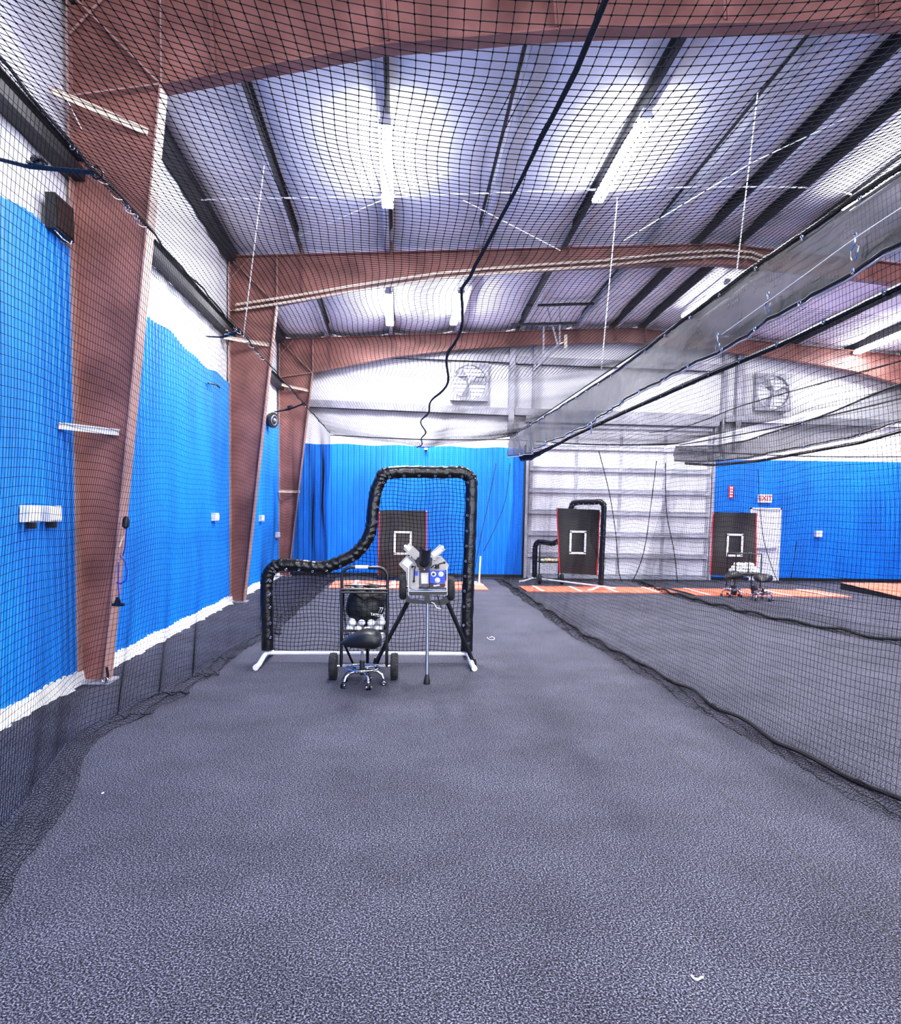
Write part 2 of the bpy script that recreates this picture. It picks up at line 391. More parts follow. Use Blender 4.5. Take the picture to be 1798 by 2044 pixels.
tag(b.build('wall_girt', PURLD, smooth=False), 'horizontal steel girt, its shade painted dark, crossing the white part of the left wall', 'girt')  # unlit underside imitated by a near-black colour on the whole girt
def fgirt(x0, x1, z0, z1, lab):
    b = MB(); b.prism([(x0, YFAR-.18, z0), (x1, YFAR-.18, z1), (x1, YFAR-.18, z1-.015), (x0, YFAR-.18, z0-.015)], (0, .18, 0), PURLD)
    b.prism([(x0, YFAR-.19, z0+.16), (x1, YFAR-.19, z1+.16), (x1, YFAR-.19, z1-.015), (x0, YFAR-.19, z0-.015)], (0, .01, 0), GALV)
    tag(b.build('wall_girt', None, smooth=False), lab, 'girt', 'girts of the far end wall')
fgirt(XL+.7, 2.62, 4.10, 4.02, 'grey steel girt under the left exhaust fan on the far wall')
fgirt(2.78, 8.0, 4.03, 4.0, 'grey steel girt above the overhead door')
fgirt(8.1, XR, 4.0, 3.98, 'grey steel girt under the right exhaust fan on the far wall')
fgirt(XL+.7, 2.62, 5.36, 5.30, 'upper grey girt above the left exhaust fan')
fgirt(2.78, 8.0, 5.28, 5.24, 'upper grey girt between the two wall posts, above the overhead door')
for x, lab in [(2.69, 'grey steel wall post right of the left exhaust fan'), (3.24, 'slim grey post standing over the left end of the overhead door'), (8.03, 'slim grey post at the right end of the overhead door'), (8.42, 'grey steel wall post left of the right exhaust fan')]:
    w = .07 if x in (2.69, 8.42) else .03
    zb = 3.3 if x != 3.24 else 3.7
    b = MB(); b.box(x-w, x+w, YFAR-.22, YFAR-.21, zb, 5.95); b.box(x-.008, x+.008, YFAR-.21, YFAR-.03, zb, 5.95); b.box(x-w, x+w, YFAR-.05, YFAR-.035, zb, 5.95)
    tag(b.build('wall_post', GALV, smooth=False), lab, 'post')

# flange braces on columns
def brace(p, q, lab, mt=WPLAS, w=.05):
    b = MB(); b.bar(p, q, .012, w); b.bar(Vector(p)+Vector((0, 0, w/2)), Vector(q)+Vector((0, 0, w/2)), .05, .01)
    tag(b.build('flange_brace', mt, smooth=False), lab, 'brace', 'angle braces from wall to columns')
brace((-2.88, 6.6, 2.27), (-2.52, 6.98, 2.26), 'white angle brace at mid height across the nearest brown column')
brace((-2.88, 6.6, 4.98), (-2.24, 6.98, 4.86), 'cream angle brace high on the nearest brown column', CREAM)
brace((-2.88, 12.6, 4.36), (-2.24, 13.08, 4.36), 'angle brace high on the middle brown column', CREAM)
brace((-2.86, 17.9, 4.5), (-2.2, 18.28, 4.42), 'cream angle brace high on the farthest brown column', CREAM)
brace((-2.86, 18.0, 2.03), (-2.4, 18.28, 2.03), 'cream angle brace low on the farthest brown column', CREAM)
# conduits on middle beam
cpx = [(470, 608), (550, 596), (620, 585), (700, 571), (780, 559), (870, 546), (960, 537), (1080, 528), (1200, 520), (1320, 507), (1440, 499), (1500, 503), (1535, 516)]
for off, lab in [(0, 'upper of two cream conduits along the middle brown beam'), (11, 'lower of two cream conduits along the middle brown beam')]:
    pts = [atY(x, y+off*(1 if x > 600 else 1.0), 12.97) for x, y in (cpx if off == 0 else cpx[:])]
    b = MB(); b.tube(pts, .022, 8)
    tag(b.build('conduit_pipe', CREAM), lab, 'conduit')

# --------------------------------------------------------------- lights
TW = 2.2
def fixture(x, y, lab, visible=True):
    z = ceil_z(x, y)-.26 if visible else 5.7
    z = rtop(x, y)-.05
    t = thing('strip_light', (x, y, z), lab, 'light', 'eight-foot fluorescent strip lights under the roof')
    sl = -.035 if y > 7 else 0
    def P(dx, dy, dzz): return (x+dx, y+dy, z+sl*dy+dzz)
    b = MB(); b.bar(P(0, -TW/2-.03, .04), P(0, TW/2+.03, .04), .11, .05); b.bar(P(0, -TW/2, .01), P(0, TW/2, .01), .05, .03)
    b.build('channel_housing', WPLAS, t, smooth=False)
    for s in (-1, 1):
        b = MB(); b.tube([P(s*.052, -TW/2+.02, -.02), P(s*.052, TW/2-.02, -.02)], .03, 10)
        b.build('lamp_tube', TUBE, t)
        b = MB(); b.obox(P(0, s*(TW/2), -.012), (1, 0, 0), (0, 1, 0), (0, 0, 1), .075, .012, .03); b.build('end_cap', WPLAS, t, smooth=False)
    ld = bpy.data.lights.new('strip_or_fill_lamp', 'AREA'); ld.shape = 'RECTANGLE'; ld.size = .14; ld.size_y = TW
    ld.energy = 380; ld.color = (.965, .965, 1.0)
    lo = bpy.data.objects.new('strip_or_fill_lamp', ld); C.objects.link(lo); lo.location = P(0, 0, -.06); lo.parent = t
    lo.matrix_parent_inverse = pmat(t).inverted()
    return t
FX = [(-.23, 10.05, 'glowing strip light nearest the left wall, upper centre of the picture'), (2.80, 10.0, 'glowing slanting strip light right of the black ceiling rope'),
      (6.6, 10.1, 'glowing strip light above the near grey curtain, at the right edge of the picture'),
      (-.28, 16.0, 'small far strip light seen under the middle beam, left of a second one'), (1.14, 16.1, 'small far strip light just left of the ceiling rope, under the middle beam'),
      (6.3, 15.7, 'far strip light just above the grey curtain'), (11.2, 17.1, 'far strip light at the right edge, seen under the curtain')]
for x, y, l in FX: fixture(x, y, l)
for x, y in [(-.23, 3.4), (2.72, 3.4), (6.25, 2.5), (-.23, -2.5), (2.72, -2.5), (6.25, -2.5), (11.2, 9.5), (11.2, 3.), (9.7, -2.5)]:  # unseen fill lamps added out of view, without fixtures
    ld = bpy.data.lights.new('strip_or_fill_lamp', 'AREA'); ld.shape = 'RECTANGLE'; ld.size = .14; ld.size_y = TW; ld.energy = 380 if y > 5 else (190 if y > 0 else 150); ld.color = (.965, .965, 1.0)
    lo = bpy.data.objects.new('strip_or_fill_lamp', ld); C.objects.link(lo); lo.location = (x, y, 5.75)

# ------------------------------------------------------------------- nets
def net_mesh(P, r=.0013, knots=None, knot_r=.004, skip_u=None, du=None):
    """P: (nu,nv,3) nodes; strands along both directions as 3-sided twine"""
    P = np.asarray(P, dtype=np.float64); nu, nv = P.shape[:2]
    tu = np.gradient(P, axis=0); tv = np.gradient(P, axis=1)
    tu /= np.linalg.norm(tu, axis=2, keepdims=True)+1e-9; tv /= np.linalg.norm(tv, axis=2, keepdims=True)+1e-9
    n = np.cross(tu, tv); n /= np.linalg.norm(n, axis=2, keepdims=True)+1e-9
    V = []; Fq = []; base = 0
    rr = r if np.isscalar(r) else np.asarray(r)[..., None]
    for (e2, axis) in ((tv, 0), (tu, 1)):
        ring = np.stack([P+rr*(math.cos(a)*n+math.sin(a)*e2) for a in (PI/2, PI/2+2*PI/3, PI/2+4*PI/3)], axis=2)  # nu,nv,3,3
        V.append(ring.reshape(-1, 3)); idx = np.arange(nu*nv*3).reshape(nu, nv, 3)+base; base += nu*nv*3
        a, c = (idx[:-1], idx[1:]) if axis == 0 else (idx[:, :-1], idx[:, 1:])
        a = a.reshape(-1, 3); c = c.reshape(-1, 3)
        for k in range(3):
            k2 = (k+1) % 3; Fq.append(np.stack([a[:, k], a[:, k2], c[:, k2], c[:, k]], axis=1))
    T = None
    if knots is not None:
        K = P[knots]; kk = len(K); off = np.array([(1, 0, 0), (-1, 0, 0), (0, 1, 0), (0, -1, 0), (0, 0, 1), (0, 0, -1)])*knot_r
        V.append((K[:, None, :]+off[None]).reshape(-1, 3))
        tri = np.array([(0, 2, 4), (2, 1, 4), (1, 3, 4), (3, 0, 4), (2, 0, 5), (1, 2, 5), (3, 1, 5), (0, 3, 5)])
        T = (np.arange(kk)[:, None, None]*6+tri[None]+base).reshape(-1, 3)
    V = np.concatenate(V); Q = np.concatenate(Fq); nq = len(Q); ntri = 0 if T is None else len(T)
    me = bpy.data.meshes.new('net'); me.vertices.add(len(V)); me.vertices.foreach_set('co', V.astype(np.float32).ravel())
    loops = Q.ravel() if T is None else np.concatenate([Q.ravel(), T.ravel()])
    me.loops.add(len(loops)); me.loops.foreach_set('vertex_index', loops.astype(np.int32))
    ls = np.concatenate([np.arange(nq)*4, nq*4+np.arange(ntri)*3]).astype(np.int32)
    me.polygons.add(nq+ntri); me.polygons.foreach_set('loop_start', ls)
    me.update(calc_edges=True)
    return me
def net_obj(name, P, label=None, cat='net', parent=None, **k):
    me = net_mesh(P, **k); me.name = name; me.materials.append(NET)
    o = bpy.data.objects.new(name, me); C.objects.link(o)
    if parent is not None: o.parent = parent; o.matrix_parent_inverse = pmat(parent).inverted()
    if label: tag(o, label, cat)
    return o
def wob(a, b_, seeds, amp):
    """smooth pseudo-random field"""
    s = 0
    for (ka, kb, ph) in seeds: s = s+np.sin(a*ka+b_*kb+ph)
    return s*amp/len(seeds)
CELL = .044
NX0, NX1, NYE = -1.65, 2.65, 17.9
LZ, RZ = 3.39, 3.44
def ceil_net_z(X, Y, x0=NX0, x1=NX1, zl=LZ, zr=RZ, sag0=.46, sag1=.2):
    t = (X-x0)/(x1-x0); s = sag1+(sag0-sag1)*np.exp(-np.maximum(Y-2.4, 0)/3.2)
    z = zl+(zr-zl)*t-s*(1-np.abs(2*t-1)**2.3)
    z = z-.10*np.exp(-((X-.55)/.35)**2)*np.clip((Y-4)/6, 0, 1)          # weight of the centre rope
    dm = np.clip((12-Y)/7, .12, 1)
    z = z+dm*wob(X, Y, [(1.1, .9, 1), (2.3, -1.7, 2), (.4, 2.6, .5)], .045)+dm*wob(X, Y, [(6, 2, 0), (3, -7, 1)], .008)
    return z
U, V_ = np.meshgrid(np.arange(NX0, NX1+.01, CELL), np.arange(1.3, NYE, CELL), indexing='ij')
Xn = U+wob(U, V_, [(.7, 1.9, 0), (1.3, -3.1, 2), (2.2, 5.3, 1)], .035)*np.sin(PI*(U-NX0)/(NX1-NX0))
Yn = V_+wob(U, V_, [(2.1, .6, 0), (4.4, 1.1, 2), (.9, 2.2, 1)], .03)
Zn = ceil_net_z(Xn, V_)
cage = thing('batting_cage_net', (0, 8, 0), 'black netting of the near batting cage: roof, two sides and far end, camera stands inside', 'net')
P1 = np.stack([Xn, Yn, Zn], axis=2)
net_obj('roof_netting', P1, parent=cage, knots=(V_ < 9), knot_r=.0046, r=.0017)

# left side net
def side_net(xtop, ztop, xbot, y0, y1, fold, inward, seeds, gather=None, xmid=0., wav=1.):
    """xbot(y): foot line; fold: extra length lying on the floor toward `inward`"""
    ny = int((y1-y0)/(CELL*.86)); yy = np.linspace(y0, y1, ny); L = ztop+fold; nv = int(L/CELL)+1; s = np.linspace(0, L, nv)
    Y, S = np.meshgrid(yy, s, indexing='ij')
    xb = xbot(Y); zt = ztop+.015*np.sin(Y*1.7)
    t = np.clip(S/ztop, 0, 1); Z = zt*(1-t)+.012
    X = xtop+(xb-xtop)*t+xmid*np.sin(PI*t)
    X = X+wob(Y, S, seeds, .05)*np.sin(PI*np.clip(t, 0, 1))*wav
    lie = np.clip(S-ztop, 0, None)
    wv = .5+.5*np.sin(Y*2.6+1.3)*np.sin(Y*.9)
    X = X+inward*lie*(.45+.25*wv)
    Z = np.where(lie > 0, .012+.035*np.abs(np.sin(lie*16+Y*3))*wv+.006*np.sin(Y*31+lie*40), Z)
    # horizontal strands droop in scallops
    Z = np.where(lie > 0, Z, Z+wob(Y, S, [(3.1, .3, 0), (5.3, -.4, 1), (1.7, .5, 2)], .035)*np.sin(PI*t)**.6*wav)
    Yo = Y+wob(Y*1.3, S, [(2.0, 1.1, 0), (5.5, .8, 2), (9, -1.0, 1)], .03)*np.clip(t*1.3, 0, 1)*wav+lie*.1*np.sin(Y*9)
    if gather is not None:
        for (gy, wd, zt_) in gather:       # strands drawn together into a fold low down
            g = np.exp(-((Y-gy)/wd)**2)*np.clip((zt_-Z)/zt_, 0, 1)
            Yo = Yo-(Y-gy)*g*.85; X = X+.10*g
    Z = np.maximum(Z, .006)
    return np.stack([X, Yo, Z], axis=2)
def lfoot(Y): return np.interp(Y, [0, 2.9, 4.0, 5.1, 5.4, 6.4, 7.7, 9.5, 12, 18], [-1.5, -1.78, -1.98, -2.22, -2.25, -2.12, -1.98, -1.84, -1.78, -1.7])
PL = side_net(NX0, LZ, lfoot, 1.2, NYE, .40, 1, [(1.3, .8, 0), (2.9, -1.6, 1), (.6, 2.9, 2)], gather=[(5.7, .22, 1.6), (6.4, .3, 2.2), (7.15, .28, 1.7), (9.6, .5, 1.6)])
net_obj('side_netting', PL, parent=cage, r=.0014)
def rfoot(Y): return np.interp(Y, [0, 3.9, 5, 7, 9.7, 15.9, 18], [2.95, 2.86, 2.72, 2.68, 2.5, 2.52, 2.5])
PR = side_net(NX1, RZ-.05, rfoot, 1.3, NYE, .42, -1, [(1.1, .9, 1), (2.4, -1.3, 2), (.5, 3.1, 0)], gather=None, xmid=.10)
net_obj('side_netting', PR, parent=cage, r=.0014)
# far end net
def end_net(x0, x1, zt, y, fold, ph):
    nx = int((x1-x0)/(CELL*.9)); xx = np.linspace(x0, x1, nx); L = zt+fold; s = np.linspace(0, L, int(L/CELL)+1)
    X, S = np.meshgrid(xx, s, indexing='ij'); t = np.clip(S/zt, 0, 1); lie = np.clip(S-zt, 0, None)
    Y = y+wob(X, S, [(2.2, .7, ph), (4.1, -1.1, 1), (.9, 2.0, 2)], .09)*np.sin(PI*t)-lie*.7
    Z = np.where(lie > 0, .01+.05*np.abs(np.sin(lie*14+X*4)), zt*(1-t)+.01-.05*np.sin(PI*(X-x0)/(x1-x0))*(1-t))
    return np.stack([X, Y, Z], axis=2)
net_obj('end_netting', end_net(NX0, NX1, 3.36, NYE, .25, 0), parent=cage, r=.0014)
# centre rope on the roof netting, border ropes
def zrope(x, y): return float(ceil_net_z(np.array(x), np.array(y)))
pts = []
for i in range(60):
    y = 1.5+(NYE-1.5)*i/59; x = .47+.05*math.sin(y*.9)+(.04*math.sin(y*2.3) if y > 5 else 0)-.06*min(1, max(0, (y-6)/6))
    pts.append((x, y, zrope(x, y)-.008))
b = MB(); b.tube(pts, [.0085+.0055*min(1, i/25)+.001*math.sin(i*7) for i in range(60)], 6); b.build('centre_rope', ROPE, cage)
b = MB(); b.tube([(NX0+.01*math.sin(i*2.1), 1.3+(NYE-1.3)*i/80, LZ+.01+.012*math.sin(i*.8)) for i in range(81)], .0075, 6); b.build('edge_rope', ROPE, cage)
b = MB(); b.tube([(NX1, 1.3+(NYE-1.3)*i/80, RZ+.01) for i in range(81)], .010, 6); b.build('edge_rope', ROPE, cage)
b = MB(); b.tube([(NX0+(NX1-NX0)*i/20, NYE, 3.36-.05*math.sin(PI*i/20)) for i in range(21)], .014, 6); b.build('edge_rope', ROPE, cage)
b = MB(); b.tube([(float(rfoot(np.array(y)))-.04+.02*math.sin(y*5), y, .03+.015*math.sin(y*7)) for y in np.arange(1.4, 17.8, .12)], .016, 6); b.build('bottom_rope', ROPE, cage)

# second lane nets
cage2 = thing('batting_cage_net', (6.7, 13, 0), 'black netting of the neighbouring lane behind the big grey curtain', 'net')
N2X = 6.7
U, V_ = np.meshgrid(np.arange(NX1+.06, N2X, CELL*1.15), np.arange(6.0, NYE, CELL*1.15), indexing='ij')
Z2 = ceil_net_z(U, V_, NX1, N2X, 3.42, 3.35, .2, .12)-.0
Z2 = Z2+.0
P2 = np.stack([U+.02*np.sin(V_*3), V_, Z2], axis=2)
net_obj('roof_netting', P2, parent=cage2, r=.0015)
def r2foot(Y): return np.interp(Y, [0, 9.3, 11.5, 13.4, 15.5, 18], [6.7, 6.52, 5.9, 5.7, 5.6, 5.9])
P2b = side_net(N2X, 3.3, r2foot, 5.5, NYE, .4, -1, [(1.1, .9, 1), (2.4, -1.3, 2), (.5, 3.1, 0)])
net_obj('side_netting', P2b, parent=cage2, r=.0013)
net_obj('end_netting', end_net(NX1+.05, N2X, 3.33, NYE+.05, .25, 1), parent=cage2, r=.0013)
b = MB(); b.tube([(float(r2foot(np.array(y)))-.04+.03*math.sin(y*5), y, .04+.02*math.sin(y*7)) for y in np.arange(5.5, 17.8, .15)], .022, 6); b.build('bottom_rope', ROPE, cage2)
b = MB(); b.tube([(NX1+(N2X-NX1)*i/20, NYE+.05, 3.36-.07*math.sin(PI*i/20)) for i in range(21)], .016, 6); b.build('edge_rope', ROPE, cage2)
b = MB(); b.tube([(N2X, 6+(NYE-6)*i/40, 3.32-.1*math.sin(PI*i/40)) for i in range(41)], .012, 6); b.build('edge_rope', ROPE, cage2)
cage3 = thing('batting_cage_net', (10, 18, 0), 'black end netting of the farthest lane in front of the exit door', 'net')
net_obj('end_netting', end_net(N2X+.05, 13.2, 3.2, NYE+.05, .2, 2), parent=cage3, r=.0012)
b = MB(); b.tube([(N2X+(13.2-N2X)*i/20, NYE+.05, 3.2-.07*math.sin(PI*i/20)) for i in range(21)], .014, 6); b.build('edge_rope', ROPE, cage3)

# slack cords hanging from the far end net
def loose(pts, lab, r=.006, mt=ROPE, name='loose_rope', cat='cord'):
    P = []
    pts = [Vector(p) for p in pts]
    for i in range(len(pts)-1):
        p0 = pts[max(i-1, 0)]; p1 = pts[i]; p2 = pts[i+1]; p3 = pts[min(i+2, len(pts)-1)]
        for k in range(6):
            t = k/6; P.append(.5*((2*p1)+(p2-p0)*t+(2*p0-5*p1+4*p2-p3)*t*t+(3*p1-p0-3*p2+p3)*t**3))
    P.append(pts[-1]); b = MB(); b.tube(P, r, 6); return tag(b.build(name, mt), lab, cat)
Yc = 17.8
loose([atY(x, y, Yc) for x, y in [(990, 925), (975, 1000), (962, 1060), (950, 1120), (945, 1150)]], 'thin black cord hanging right of the padded screen in front of the blue wall', .008)
loose([atY(x, y, Yc) for x, y in [(1018, 925), (1008, 1000), (985, 1060), (965, 1100)]], 'black cord hanging against the blue wall just left of the overhead door', .008)
loose([atY(x, y, Yc) for x, y in [(1195, 900), (1215, 980), (1228, 1060), (1235, 1140), (1245, 1165), (1262, 1160), (1285, 1100), (1300, 1000), (1310, 920)]], 'long black cord looping down across the overhead door', .01)
loose([atY(x, y, Yc) for x, y in [(1328, 925), (1330, 1020), (1345, 1100), (1352, 1165)]], 'black cord hanging at the right part of the overhead door', .01)
loose([atY(x, y, Yc) for x, y in [(1512, 935), (1520, 1050), (1533, 1110), (1555, 1165), (1575, 1165), (1590, 1080)]], 'black cord drooping across the white exit door', .008)
# thin diagonal line across the near right
loose([atX(x, y, 6.2) for x, y in [(1180, 868), (1330, 860), (1480, 810), (1620, 770), (1798, 720)]], 'thin black line crossing the white wall below the big curtain', .01)

# suspension strings
def string(p, q, lab, r=.006):
    b = MB(); b.tube([p, q], r, 6); tag(b.build('suspension_wire', STRINGM), lab, 'wire')
string(atY(1232, 395, 9.8), atX(1200, 737, 2.66), 'long white wire from the roof down to the curtain cable, centre right', .008)
string(atY(1512, 185, 6.2), atX(1468, 560, 2.66), 'white wire hanging from the roof to the curtain cable at upper right', .005)
string(atY(527, 330, 8.2), (NX0, 8.1, LZ), 'white wire holding the left cage cable, in front of the middle column', .006)
string(atY(130, 190, 6.9)+Vector((.05, -.3, 0)), atY(165, 262, 6.6), 'short white cord dangling at the head of the nearest column', .004)

# straps with ratchets
def strap(a, bb, lab, tpos):
    a, bb = Vector(a), Vector(bb); t = thing('ratchet_strap', a, lab, 'strap', 'black straps pulling the cage cable to the wall')
    mid = a.lerp(bb, .5)+Vector((0, 0, -.03))
    b = MB()
    for p, q in ((a, mid), (mid, bb)): b.bar(p, q, .035, .006, (0, .5, 1))
    b.build('webbing', ROPE, t, smooth=False)
    c = a.lerp(bb, tpos)+Vector((0, 0, -.015)); d = (bb-a).normalized()
    b = MB(); b.bar(c-d*.1, c+d*.1, .05, .012, (0, .5, 1)); b.bar(c-d*.09+Vector((0, 0, .03)), c+d*.02+Vector((0, 0, .04)), .05, .012, (0, .5, 1)); b.tube([c+Vector((-.01, -.04, .02)), c+Vector((-.01, .04, .02))], .014, 8)
    b.build('ratchet_buckle', BLACKM, t, smooth=False)
    b = MB(); b.torus(a, (0, 1, .3), .03, .006, 14, 6); b.build('hook_ring', BLACKM, t)
strap((NX0, 4.3, LZ), atX(-60, 303, -2.85), 'black ratchet strap at upper left edge, pulling the cage cable toward the wall', .42)
strap((NX0, 7.9, LZ), (-2.3, 9.2, 3.62), 'black strap from the cage cable across the middle column', .3)
strap((NX0, 13.0, LZ), atY(548, 822, 13.7), 'small far black strap near the middle column and the round wall speaker', .5)
# white cable ties / snap hooks along the left cable
def ties(pts, lab, grp, r=.014):
    for p in pts:
        b = MB(); b.torus(p, (.3, 1, .2), r, .0025, 14, 5); b.torus(Vector(p)+Vector((.01, .03, -.01)), (1, .3, .3), r*.7, .002, 12, 5)
        tag(b.build('snap_ring', CHROME), lab, 'ring', grp)
ties([(NX0, y, LZ-.005) for y in (4.0, 4.75, 4.9, 7.7, 7.9, 8.15, 8.3, 9.0, 9.9, 11.4, 13.2)], 'shiny snap ring clipping the left side netting to its cable', 'snap rings on the left cage cable')
# white lacing cord along left cable
for y0, y1, l in [(4.2, 5.3, 'thin white lacing cord twisted round the left cage cable beside the nearest column'), (7.6, 9.3, 'thin white lacing cord round the left cage cable in front of the middle column')]:
    b = MB(); n = 60; b.tube([(NX0+.012*math.cos(i*.55), y0+(y1-y0)*i/n, LZ-.012+.014*math.sin(i*.55)) for i in range(n+1)], .002, 5)
    tag(b.build('lacing_cord', STRINGM), l, 'cord')

# ---------------------------------------------------------------- curtains
def curtain(X, y0, y1, top, bot, X2, hem, lab, nclip, grom):
    t = thing('shade_cloth_curtain', (X, (y0+y1)/2, top(y0)), lab, 'curtain')
    ys_ = np.linspace(y0, y1, 150)
    def fold(y, s): 
        amp = .015+.05*max(0, (y-10)/8)
        return amp*(math.sin(y*4.1+s*2)+.6*math.sin(y*9.7+s*3.5))+.03*math.sin(y*1.3)*s+.007*math.sin(y*23+s*9)+.005*math.sin(y*37-s*14)
    P = [[(X-.0+fold(y, k/8)*(k/8*.7+.3), y, top(y)+(bot(y)-top(y))*k/8) for k in range(9)] for y in ys_]
    b = MB(); b.grid(P); b.build('cloth', CURT, t, ang=3)
    b = MB(); b.tube([(p[0][0]-.004, p[0][1], p[0][2]) for p in P], .016, 6); b.build('top_hem', HEM, t)
    b = MB(); b.tube([(p[-1][0]-.004, p[-1][1], p[-1][2]) for p in P], .007, 6); b.build('lower_cord', SILVER, t)
    b = MB(); b.tube([(p[-1][0]-.002, p[-1][1], p[-1][2]+.03) for p in P], .011, 6); b.build('lower_hem', HEM, t)
    P2_ = [[(X2, y, hem(y)+.028), (X2-.01, y, hem(y)-.028)] for y in ys_]
    b = MB(); b.grid(P2_); b.tube([(X2-.005, y, hem(y)+.02*math.sin(y*6)*max(0, (y-9)/9)) for y in ys_], .018, 6); b.build('rear_hem', HEM, t)
    # gathered rear layer toward the far end
    P3 = [[(X2-.05*k/3+.04*math.sin(y*31+k), y, hem(y)+(bot(y)+.05-hem(y))*k/3) for k in range(4)] for y in np.linspace(10.0 if y0 < 8 else y0+3, y1, 260)]
    if X < 3: b = MB(); b.grid(P3); b.build('rear_cloth', HEM, t, ang=3)
    for i in range(grom):
        y = y0+(y1-y0)*((i+.5)/grom)**1.0
        for (q, dzv) in ((top, -.025), (bot, .02)):
            j = int((y-y0)/(y1-y0)*149); px = P[j][0 if q is top else 8][0]
            b = MB(); b.torus((px-.012, y, q(y)+dzv), (1, 0, 0), .014, .005, 12, 5); b.build('grommet', CHROME, t)
        b = MB(); b.torus((X2-.025, y+.1, hem(y)), (1, 0, 0), .014, .005, 12, 5); b.build('grommet', CHROME, t)
    return t
ip = lambda xs_, vs_: (lambda y: float(np.interp(y, xs_, vs_)))
t1 = ip([1, 4, 5.4, 6.7, 9, 12.5, 16, 19], [3.45, 3.45, 3.46, 3.43, 3.35, 3.36, 3.40, 3.40])
b1 = ip([2, 4, 5, 6.4, 7.5, 10.5, 15.3, 17.5, 19], [3.0, 3.0, 2.99, 2.95, 2.94, 2.84, 2.82, 2.92, 2.95])
h1 = ip([2, 4.2, 5.5, 7, 9.5, 12.6, 16.4, 19], [2.95, 2.94, 2.91, 2.92, 2.92, 2.90, 2.80, 2.93])
curtain(2.60, 1.4, 17.85, t1, b1, 2.85, h1, 'big grey shade-cloth curtain gathered up along the right cable of the near cage', 8, 26)
t2 = ip([6, 9.8, 11.6, 14.1, 15.5, 19], [3.5, 3.41, 3.22, 3.08, 3.10, 3.36])
b2 = ip([6, 9.8, 10.9, 14.1, 16.2, 19], [2.95, 2.88, 2.79, 2.72, 2.78, 3.02])
h2 = ip([6, 9.8, 10.9, 14.1, 16.2, 19], [2.93, 2.84, 2.75, 2.69, 2.74, 2.98])
curtain(6.62, 5.6, 17.85, t2, b2, 6.85, h2, 'second grey shade-cloth curtain sagging along the next lane, at right below the big one', 4, 16)
# snap hooks hanging on the near curtain
for (x, y) in [(1706, 492), (1532, 604), (1432, 684), (1180, 855)]:
    p = atX(x, y, 2.55)
    b = MB(); b.tube([p+Vector((0, 0, .05)), p+Vector((0, 0, .02))], .006, 6); b.torus(p+Vector((0, 0, .06)), (1, 0, 0), .014, .004, 12, 5)
    for s in (-1, 1): b.tube([p+Vector((0, 0, .02)), p+Vector((0, s*.035, -.01)), p+Vector((0, s*.028, -.05)), p+Vector((0, s*.012, -.075))], .005, 6)
    tag(b.build('snap_hook', CHROME), 'pair of small metal snap hooks dangling on the big grey curtain', 'hook', 'snap hooks on the grey curtain')
# thin cord along curtain face
loose([atX(x, y, 2.5) for x, y in [(1798, 415), (1700, 480), (1600, 553), (1500, 625), (1440, 668)]], 'thin pale cord stretched along the face of the big grey curtain', .0025, STRINGM, 'curtain_cord')

# thin cables overhead
loose([atY(x, y, 10.9) for x, y in [(365, 400), (520, 396), (680, 394), (770, 393), (900, 388), (1060, 383), (1200, 378), (1360, 374), (1500, 373), (1640, 376), (1700, 388)]], 'thin white cable stretched crosswise under the roof between the strip lights', .011, STRINGM, 'ceiling_cable', 'cable')
for pq, lab in [([(925, 400), (1118, 500)], 'thin white brace wire under the roof right of the rope'), ([(1245, 480), (1500, 325), (1700, 230)], 'thin white brace wire slanting up to the right under the roof'), ([(600, 470), (780, 392), (900, 340)], 'faint white brace wire crossing the first strip light')]:
    b = MB(); b.tube([atZ(x, y, 5.72) for i, (x, y) in enumerate(pq)], .006, 5)
    tag(b.build('brace_wire', STRINGM), lab, 'wire')

# ------------------------------------------------------------ door & signs
d = thing('door_1', (5.48, YFAR, 0), 'large white sectional overhead door with grey rails in the far wall', 'door'); d['kind'] = 'structure'
DX0, DX1 = 3.16, 7.84
b = MB(); b.box(DX0, DX1, YFAR-.06, YFAR-.03, 0, 3.9); b.build('door_panel', DOORM, d, smooth=False)
for k in range(8):
    z = .02+.535*k
    b = MB(); b.box(DX0+.03, DX1-.03, YFAR-.13, YFAR-.06, z, z+.018); b.box(DX0+.03, DX1-.03, YFAR-.135, YFAR-.125, z-.02, z+.045); b.box(DX0+.05, DX1-.05, YFAR-.09, YFAR-.06, z+.075, z+.10)
    b.build('section_rail', RAILM, d, smooth=False)
for k in range(5):
    x = DX0+.04+(DX1-DX0-.16)*k/4
    b = MB()
    b.box(x, x+.08, YFAR-.085, YFAR-.06, .03, 3.88); b.build('door_stile', RAILM, d, smooth=False)
for x in (DX0-.05, DX1+.02):
    b = MB(); b.box(x-.01, x+.04, YFAR-.16, YFAR-.03, 0, 3.95); b.build('door_track', RAILM, d, smooth=False)
b = MB(); b.box(DX0-.10, DX0-.06, YFAR-.1, YFAR-.02, 0, 3.3); b.build('dark_gap', BLACKM, d, smooth=False)
b = MB(); b.box(DX0-.1, DX1+.1, YFAR-.2, YFAR-.03, 3.86, 4.0); b.box(DX0, DX1, YFAR-.24, YFAR-.2, 3.6, 3.64); b.build('door_header', RAILM, d, smooth=False)
d = thing('door_2', (9.3, YFAR, 0), 'white exit door in the blue far wall, partly behind a black target', 'door'); d['kind'] = 'structure'
b = MB(); b.box(8.93, 9.70, YFAR-.05, YFAR-.02, 0, 1.83); b.build('door_leaf', DOORM, d, smooth=False)
